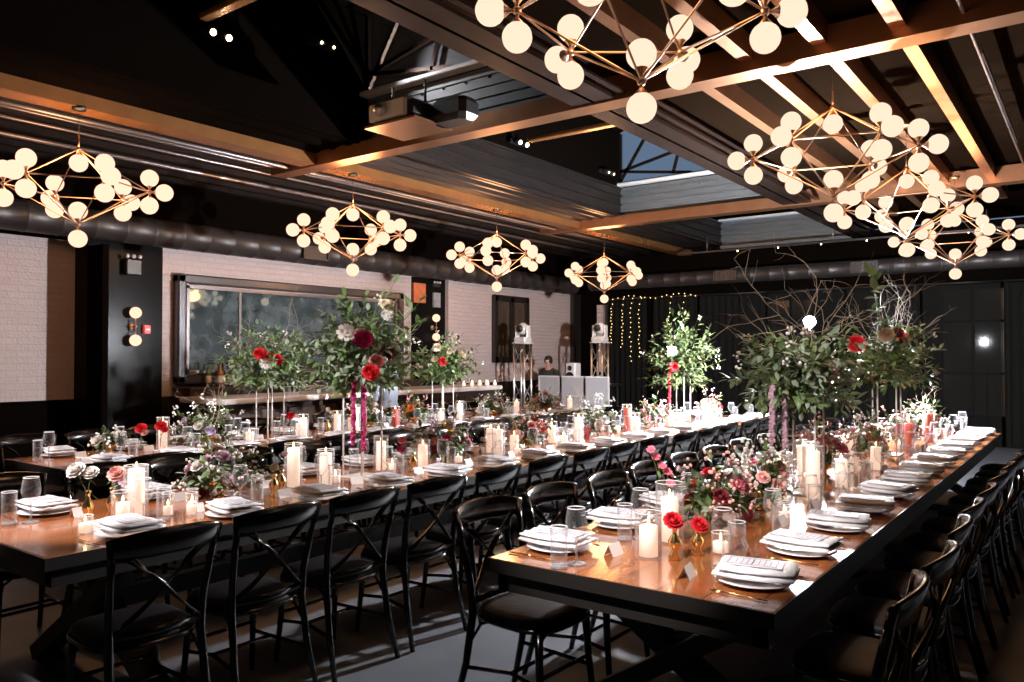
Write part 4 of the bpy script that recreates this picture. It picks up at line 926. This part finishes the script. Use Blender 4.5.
candle('h', -1.40, 2.76, 'short pillar candle in a glass cylinder beside the red roses on the right table', .125, .175, .052, .036)
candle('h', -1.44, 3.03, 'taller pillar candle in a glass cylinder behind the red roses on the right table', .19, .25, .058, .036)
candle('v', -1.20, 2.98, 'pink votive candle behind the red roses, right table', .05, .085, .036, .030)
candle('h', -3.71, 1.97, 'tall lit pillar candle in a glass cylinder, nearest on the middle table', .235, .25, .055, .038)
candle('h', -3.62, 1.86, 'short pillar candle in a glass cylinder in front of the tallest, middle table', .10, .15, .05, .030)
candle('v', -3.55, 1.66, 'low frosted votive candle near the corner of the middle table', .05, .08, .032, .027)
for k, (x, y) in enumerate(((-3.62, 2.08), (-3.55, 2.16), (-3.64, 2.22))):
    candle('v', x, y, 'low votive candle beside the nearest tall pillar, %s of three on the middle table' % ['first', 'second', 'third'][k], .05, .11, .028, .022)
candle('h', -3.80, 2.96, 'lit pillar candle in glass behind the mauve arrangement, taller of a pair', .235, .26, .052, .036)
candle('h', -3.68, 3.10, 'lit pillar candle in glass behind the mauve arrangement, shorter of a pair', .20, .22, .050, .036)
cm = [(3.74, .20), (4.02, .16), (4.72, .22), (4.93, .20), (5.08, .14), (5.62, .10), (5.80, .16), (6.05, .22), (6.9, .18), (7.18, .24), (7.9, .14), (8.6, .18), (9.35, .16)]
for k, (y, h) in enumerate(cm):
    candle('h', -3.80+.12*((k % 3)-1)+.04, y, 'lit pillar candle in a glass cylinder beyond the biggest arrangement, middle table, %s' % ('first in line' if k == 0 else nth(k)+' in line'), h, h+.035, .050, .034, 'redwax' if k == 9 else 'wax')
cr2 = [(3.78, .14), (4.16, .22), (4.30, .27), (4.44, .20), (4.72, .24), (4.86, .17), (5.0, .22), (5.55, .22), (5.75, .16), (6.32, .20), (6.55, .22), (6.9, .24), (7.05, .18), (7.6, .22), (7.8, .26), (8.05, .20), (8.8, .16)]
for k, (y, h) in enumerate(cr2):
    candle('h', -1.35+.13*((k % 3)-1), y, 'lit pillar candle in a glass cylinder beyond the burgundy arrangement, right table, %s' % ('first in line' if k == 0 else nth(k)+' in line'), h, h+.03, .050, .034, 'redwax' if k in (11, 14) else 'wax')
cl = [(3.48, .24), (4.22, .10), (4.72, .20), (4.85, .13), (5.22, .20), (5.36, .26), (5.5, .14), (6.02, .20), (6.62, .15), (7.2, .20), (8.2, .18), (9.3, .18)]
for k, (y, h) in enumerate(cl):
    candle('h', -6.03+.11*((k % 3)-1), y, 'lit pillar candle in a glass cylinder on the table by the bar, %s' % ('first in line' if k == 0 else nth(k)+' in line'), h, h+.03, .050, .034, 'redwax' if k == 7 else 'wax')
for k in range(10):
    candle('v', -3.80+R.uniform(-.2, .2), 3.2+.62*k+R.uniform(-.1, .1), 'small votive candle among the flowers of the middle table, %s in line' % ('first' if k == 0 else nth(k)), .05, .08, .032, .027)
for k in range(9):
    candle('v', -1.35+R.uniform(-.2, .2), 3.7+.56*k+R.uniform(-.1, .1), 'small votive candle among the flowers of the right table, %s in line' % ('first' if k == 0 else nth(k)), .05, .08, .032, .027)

# glasses and votives on the bar
for k in range(8):
    t = candle('v', -8.35+.10*(k % 2), 9.9+.1*k, 'votive candle in a cluster at the far end of the bar, %s in line' % ('first' if k == 0 else nth(k)), .06, .10, .034, .028); t.location.z = 1.011
P_bar = proto('bar_tumbler', 'glass', [('tumbler', MB().lathe([(0, 0), (.03, 0), (.036, .10)], 14), 'glass'), ('glass_rim', MB().tube([(.036*cos(2*pi*k/14), .036*sin(2*pi*k/14), .10) for k in range(15)], .0012, 4, False), 'plate')])
fb = [True]; P_bar['group'] = 'tumblers standing on the bar'
for k in range(36): put(P_bar, fb, (-8.62+.085*(k // 18), 6.6+.088*(k % 18), 1.011), 0, 'clear tumbler in a tight double row on the stone bar top', 'tumblers standing on the bar')

# ------------------------------------------------------------------ flash on its stand between two tables
t = empty('studio_flash', (FLASH.x, FLASH.y, 0)); tag(t, 'bare bulb photo flash firing on a tripod stand between the middle and right tables', 'flash')
m = MB(); m.tube([(0, 0, .5), (0, 0, FLASH.z-.30)], [.014, .010], 10); m.build('stand_pole', 'black', t)
for k in range(3):
    a = 2*pi*k/3+.5; m = MB(); m.tube([(0, 0, .62), (.28*cos(a), .28*sin(a), .01)], .010, 8); m.tube([(0, 0, .3), (.15*cos(a), .15*sin(a), .30)], .006, 6); m.build('leg', 'black', t)
MB().box((0, 0, FLASH.z-.22), (.08, .08, .16), None, .015).build('flash_body', 'black', t)
MB().lathe([(.03, FLASH.z-.14), (.045, FLASH.z-.10), (.05, FLASH.z-.09)], 16).build('bulb_collar', 'alu', t)
MB().sphere((0, 0, FLASH.z), .055, 24, 16).build('bulb', 'flashbulb', t)
MB().tube([(0, 0, FLASH.z-.1), (0, 0, FLASH.z-.054)], .012, 8).build('bulb_socket', 'black', t)

# ------------------------------------------------------------------ dj booth, trusses, speaker
t = empty('dj_booth', (-7.6, 12.0, 0)); tag(t, 'white folding three-panel DJ facade at the far end before the curtains', 'DJ booth')
xs = [(-.70, 0), (-.23, .0), (.26, .02), (.70, .10)]
for (a, b) in zip(xs, xs[1:]):
    m = MB(); m.beam((a[0]+.02, a[1], .575), (b[0]-.02, b[1], .575), .012, 1.10); m.build('scrim_panel', 'white', t)
    m = MB()
    for p in (a, b): m.box((p[0], p[1], .575), (.025, .03, 1.15))
    m.beam((a[0], a[1], 1.14), (b[0], b[1], 1.14), .03, .025); m.beam((a[0], a[1], .015), (b[0], b[1], .015), .03, .025); m.build('panel_frame', 'whiteplastic', t)
MB().box((0.0, .35, 1.0), (1.35, .5, .03)).build('desk_top', 'black', t)
for a in (-.62, .62):
    for b in (.14, .56): MB().tube([(a, b, 0), (a, b, .99)], .014, 8).build('desk_leg', 'black', t)
t = empty('mixer_console', (-7.7, 12.33, 1.016)); tag(t, 'low black mixing console on the desk behind the white DJ facade', 'mixer')
MB().box((0, 0, .035), (.6, .3, .07), None, .01).build('console_body', 'black', t)
for k in range(6): MB().lathe([(0, .07), (.014, .07), (.012, .09), (0, .09)], 10, (-.25+.1*k, .05, 0)).build('knob', 'alu', t)
def loudspeaker(loc, label):
    t = empty('loudspeaker', loc); tag(t, label, 'speaker')
    MB().box((0, 0, .19), (.22, .22, .38), None, .02).build('cabinet', 'whiteplastic', t)
    MB().lathe([(0, 0), (.045, .005), (.05, .015)], 18, mat=Matrix.Translation((0, -.113, .28)) @ Matrix.Rotation(pi/2, 4, 'X')).build('tweeter', 'black', t)
    MB().lathe([(0, 0), (.08, .005), (.09, .015)], 20, mat=Matrix.Translation((0, -.113, .12)) @ Matrix.Rotation(pi/2, 4, 'X')).build('woofer', 'black', t)
loudspeaker((-8.07, 12.80, 1.0), 'white two-driver loudspeaker on a stand behind the DJ facade')
t = empty('speaker_plinth', (-8.07, 12.80, 0)); tag(t, 'black box plinth under the white loudspeaker behind the DJ facade', 'plinth'); MB().box((0, 0, .5), (.36, .13, 1.0), None, .01).build('plinth_body', 'black', t)
def truss(x, y, h, label):
    t = empty('lighting_truss', (x, y, 0)); tag(t, label, 'truss', 'truss towers beside the DJ booth'); w = .115
    for a in (-1, 1):
        for b in (-1, 1): MB().tube([(a*w, b*w, .02), (a*w, b*w, h)], .022, 8).build('chord', 'alu', t)
    m = MB(); n = int(h/.3)
    for k in range(n):
        z0 = .05+k*(h-.1)/n; z1 = .05+(k+1)*(h-.1)/n
        for (p, q) in (((-w, -w), (w, -w)), ((w, -w), (w, w)), ((w, w), (-w, w)), ((-w, w), (-w, -w))):
            if k % 2: p, q = q, p
            m.tube([(*p, z0), (*q, z1)], .009, 6)
    m.build('lattice', 'alu', t); MB().box((0, 0, .01), (.5, .5, .02)).build('base_plate', 'alu', t); MB().box((0, 0, h+.01), (.28, .28, .02)).build('top_plate', 'whiteplastic', t)
def moving_head(x, y, z, label):
    t = empty('moving_head_light', (x, y, z)); tag(t, label, 'stage light', 'moving head lights on the trusses')
    MB().box((0, 0, .05), (.26, .24, .10), None, .02).build('base', 'whiteplastic', t)
    for s_ in (-1, 1): MB().box((s_*.125, 0, .20), (.04, .12, .24), None, .015).build('yoke_arm', 'whiteplastic', t)
    m = MB(); m.sphere((0, 0, .26), .115, 16, 10); m.build('head', 'whiteplastic', t)
    MB().tube([(0, -.09, .26), (0.02, -.135, .25)], [.07, .06], 16).build('lens', 'black', t)
truss(-8.68, 12.0, 1.74, 'silver truss tower between the dark window and the DJ facade'); moving_head(-8.68, 12.0, 1.762, 'white moving head light on the truss nearer the bar')
truss(-7.66, 13.1, 1.76, 'silver truss tower behind the far side of the DJ facade'); moving_head(-7.66, 13.1, 1.782, 'white moving head light on the truss behind the DJ facade')

# ------------------------------------------------------------------ people
def person(name, loc, rz, label, joints, edges, radii, cloth, top=True, hair_long=False, head=(0, 0, 1.60), sleeve='cloth', body='skin'):
    t = empty(name, loc, rz); tag(t, label, 'person')
    me = bpy.data.meshes.new('body'); me.from_pydata(joints, edges, []); me.materials.append(M[body]); o = bpy.data.objects.new('body', me); COL.objects.link(o); o.parent = t
    sk = o.modifiers.new('skin', 'SKIN'); me.skin_vertices[0].data.foreach_get
    for i, r_ in enumerate(radii): me.skin_vertices[0].data[i].radius = r_ if isinstance(r_, tuple) else (r_, r_)
    me.skin_vertices[0].data[0].use_root = True; ss = o.modifiers.new('sub', 'SUBSURF'); ss.levels = 2; ss.render_levels = 2
    return t, o
def skin_obj(name, parent, joints, edges, radii, mat, lv=2):
    me = bpy.data.meshes.new(name); me.from_pydata(joints, edges, []); me.materials.append(M[mat]); o = bpy.data.objects.new(name, me); COL.objects.link(o); o.parent = parent
    o.modifiers.new('skin', 'SKIN')
    if not me.skin_vertices: me.attributes.new
    for i, r_ in enumerate(radii): me.skin_vertices[0].data[i].radius = r_ if isinstance(r_, tuple) else (r_, r_)
    me.skin_vertices[0].data[0].use_root = True; ss = o.modifiers.new('sub', 'SUBSURF'); ss.levels = lv; ss.render_levels = lv
    me.update(); o.modifiers['skin'].use_smooth_shade = True
    return o
def figure(name, loc, rz, label, cloth, trousers, lean=0.0, s=1.0, hands_fwd=True):
    """standing figure facing +Y; hands reach forward at desk height"""
    t = empty(name, loc, rz); tag(t, label, 'person'); t.scale = (s, s, s)
    hz = 1.60; f = lean
    J = [(0, 0, .95), (0, .01*f, 1.12), (0, .04*f, 1.30), (0, .06*f, 1.43), (0, .08*f, 1.50), (0, .10*f+.01, 1.56), (0, .11*f+.01, 1.64), (0, .10*f, 1.71)]
    E = [(i, i+1) for i in range(7)]; Rd = [(.11, .08), (.10, .075), (.12, .085), (.07, .055), (.052, .055), (.065, .075), (.078, .098), (.055, .07)]
    def add(p, r_, par): J.append(p); Rd.append(r_); E.append((par, len(J)-1)); return len(J)-1
    for s_ in (-1, 1):
        sh = add((s_*.17, .04*f, 1.40), .055, 3); el = add((s_*.23, .06+.05*f, 1.15), .042, sh)
        wr = add((s_*.16, .30, 1.08) if hands_fwd else (s_*.24, .08, .90), .028, el); pm = add((s_*.14, .37, 1.07) if hands_fwd else (s_*.24, .11, .83), (.038, .018), wr)
        for q in range(4):
            o_ = (q-1.5)*.019; L_ = (.035, .042, .040, .030)[q]
            if hands_fwd: k1 = add((s_*.14+o_, .40+L_*.5, 1.075), .0085, pm); add((s_*.14+o_, .405+L_*1.3, 1.06), .0075, k1)
            else: k1 = add((s_*.24, .11+o_, .79-L_*.4), .0085, pm); add((s_*.235, .11+o_, .78-L_*1.4), .0075, k1)
        tp = (s_*.14-s_*.035, .385, 1.07) if hands_fwd else (s_*.235, .145, .83); k1 = add(tp, .010, wr); add((tp[0]-s_*.01, tp[1]+.03, tp[2]-(.0 if hands_fwd else .03)), .008, k1)
        hp = add((s_*.09, 0, .88), .075, 0); kn = add((s_*.10, .02, .50), .062, hp); an = add((s_*.10, -.01, .09), .042, kn); add((s_*.11, .13, .035), (.042, .03), an)
    skin_obj('body', t, J, E, Rd, 'skin')
    JJ = [(0, 0, .86), (0, .01*f, 1.12), (0, .04*f, 1.32), (0, .055*f, 1.44)]; EE = [(0, 1), (1, 2), (2, 3)]; RR = [(.175, .135), (.155, .12), (.185, .135), (.085, .075)]
    for s_ in (-1, 1):
        b = len(JJ); JJ += [(s_*.175, .04*f, 1.395), (s_*.235, .06+.05*f, 1.15), (s_*.175, .265, 1.09) if hands_fwd else (s_*.243, .07, .95)]; RR += [.072, .058, .042]; EE += [(3, b), (b, b+1), (b+1, b+2)]
    skin_obj('shirt', t, JJ, EE, RR, cloth)
    JJ = [(0, 0, .90), (0, 0, 1.04)]; EE = [(0, 1)]; RR = [(.175, .14), (.13, .10)]
    for s_ in (-1, 1):
        b = len(JJ); JJ += [(s_*.09, 0, .84), (s_*.10, .02, .50), (s_*.10, -.01, .08)]; RR += [.112, .082, .068]; EE += [(0, b), (b, b+1), (b+1, b+2)]
    skin_obj('trousers', t, JJ, EE, RR, trousers)
    hx, hy, hz = 0, .105*f, 1.655
    m = MB(); m.lathe([(0, .115), (.05, .105), (.085, .065), (.098, .01), (.094, -.04), (.07, -.075)], 18, (hx, hy-.022, hz), ay=1.12); m.build('hair', 'hair', t)
    m = MB()
    for s_ in (-1, 1): m.sphere((s_*.032, hy+.088, hz+.0), .010, 8, 6)
    m.build('eyes', 'whiteplastic', t)
    m = MB(); m.tube([(0, hy+.088, hz+.01), (0, hy+.115, hz-.028), (0, hy+.095, hz-.036)], [.008, .014, .008], 8); 
    for s_ in (-1, 1): m.sphere((s_*.083, hy, hz-.01), .018, 8, 6)
    m.build('nose_and_ears', 'skin', t); m = MB(); m.tube([(-.024, hy+.086, hz-.062), (0, hy+.094, hz-.064), (.024, hy+.086, hz-.062)], .005, 6); m.build('mouth', 'f_burgundy', t)
    return t
figure('person', (-8.72, 12.95, 0), pi+.25, 'person in black shirt standing behind the white DJ facade with hands forward', 'blackcloth', 'blackcloth', .8, .86)
figure('person', (-7.40, 7.27, 0), pi/2+.3, 'person in a grey-blue shirt standing at the bar, half hidden by flowers', 'greyblue', 'greyblue', .3, .98, False)

# ------------------------------------------------------------------ fairy lights
def fairy(loc, pts, label, nb):
    t = empty('fairy_light_string', loc); tag(t, label, 'fairy lights', 'fairy light strings'); MB().tube(pts, .002, 4, False).build('wire', 'black', t)
    base = None
    for k in range(nb):
        u = k/(nb-1)*(len(pts)-1); i = min(len(pts)-2, int(u)); p = Vector(pts[i]).lerp(Vector(pts[i+1]), u-i)+Vector((R.uniform(-.02, .02), -.01, 0))
        if base is None: base = MB().sphere((0, 0, 0), .011, 6, 4).build('bulb', 'fairy', t); b = base
        else: b = base.copy(); COL.objects.link(b)
        b.location = p
for k, (x, z1, z0) in enumerate(((-8.53, 2.55, 1.8), (-8.26, 2.5, 1.7), (-8.06, 2.55, 1.4), (-7.85, 2.5, 1.5), (-7.16, 2.5, 1.6), (-6.86, 2.5, 1.6))):
    fairy((x, 15.08, 0), [(0, .10, 2.745)]+[(R.uniform(-.02, .02), 0, z1-(z1-z0)*i/6) for i in range(7)], 'hanging strand of warm fairy lights on the far curtains, %s from the brick wall' % ['first', 'second', 'third', 'fourth', 'fifth', 'sixth'][k], 14)
fairy((-8.4, 15.14, 2.80), [(.30*i, .04, .045*sin(i*1.7)-.03) for i in range(7)], 'swag of warm fairy lights along the curtain tops in the far corner', 15)
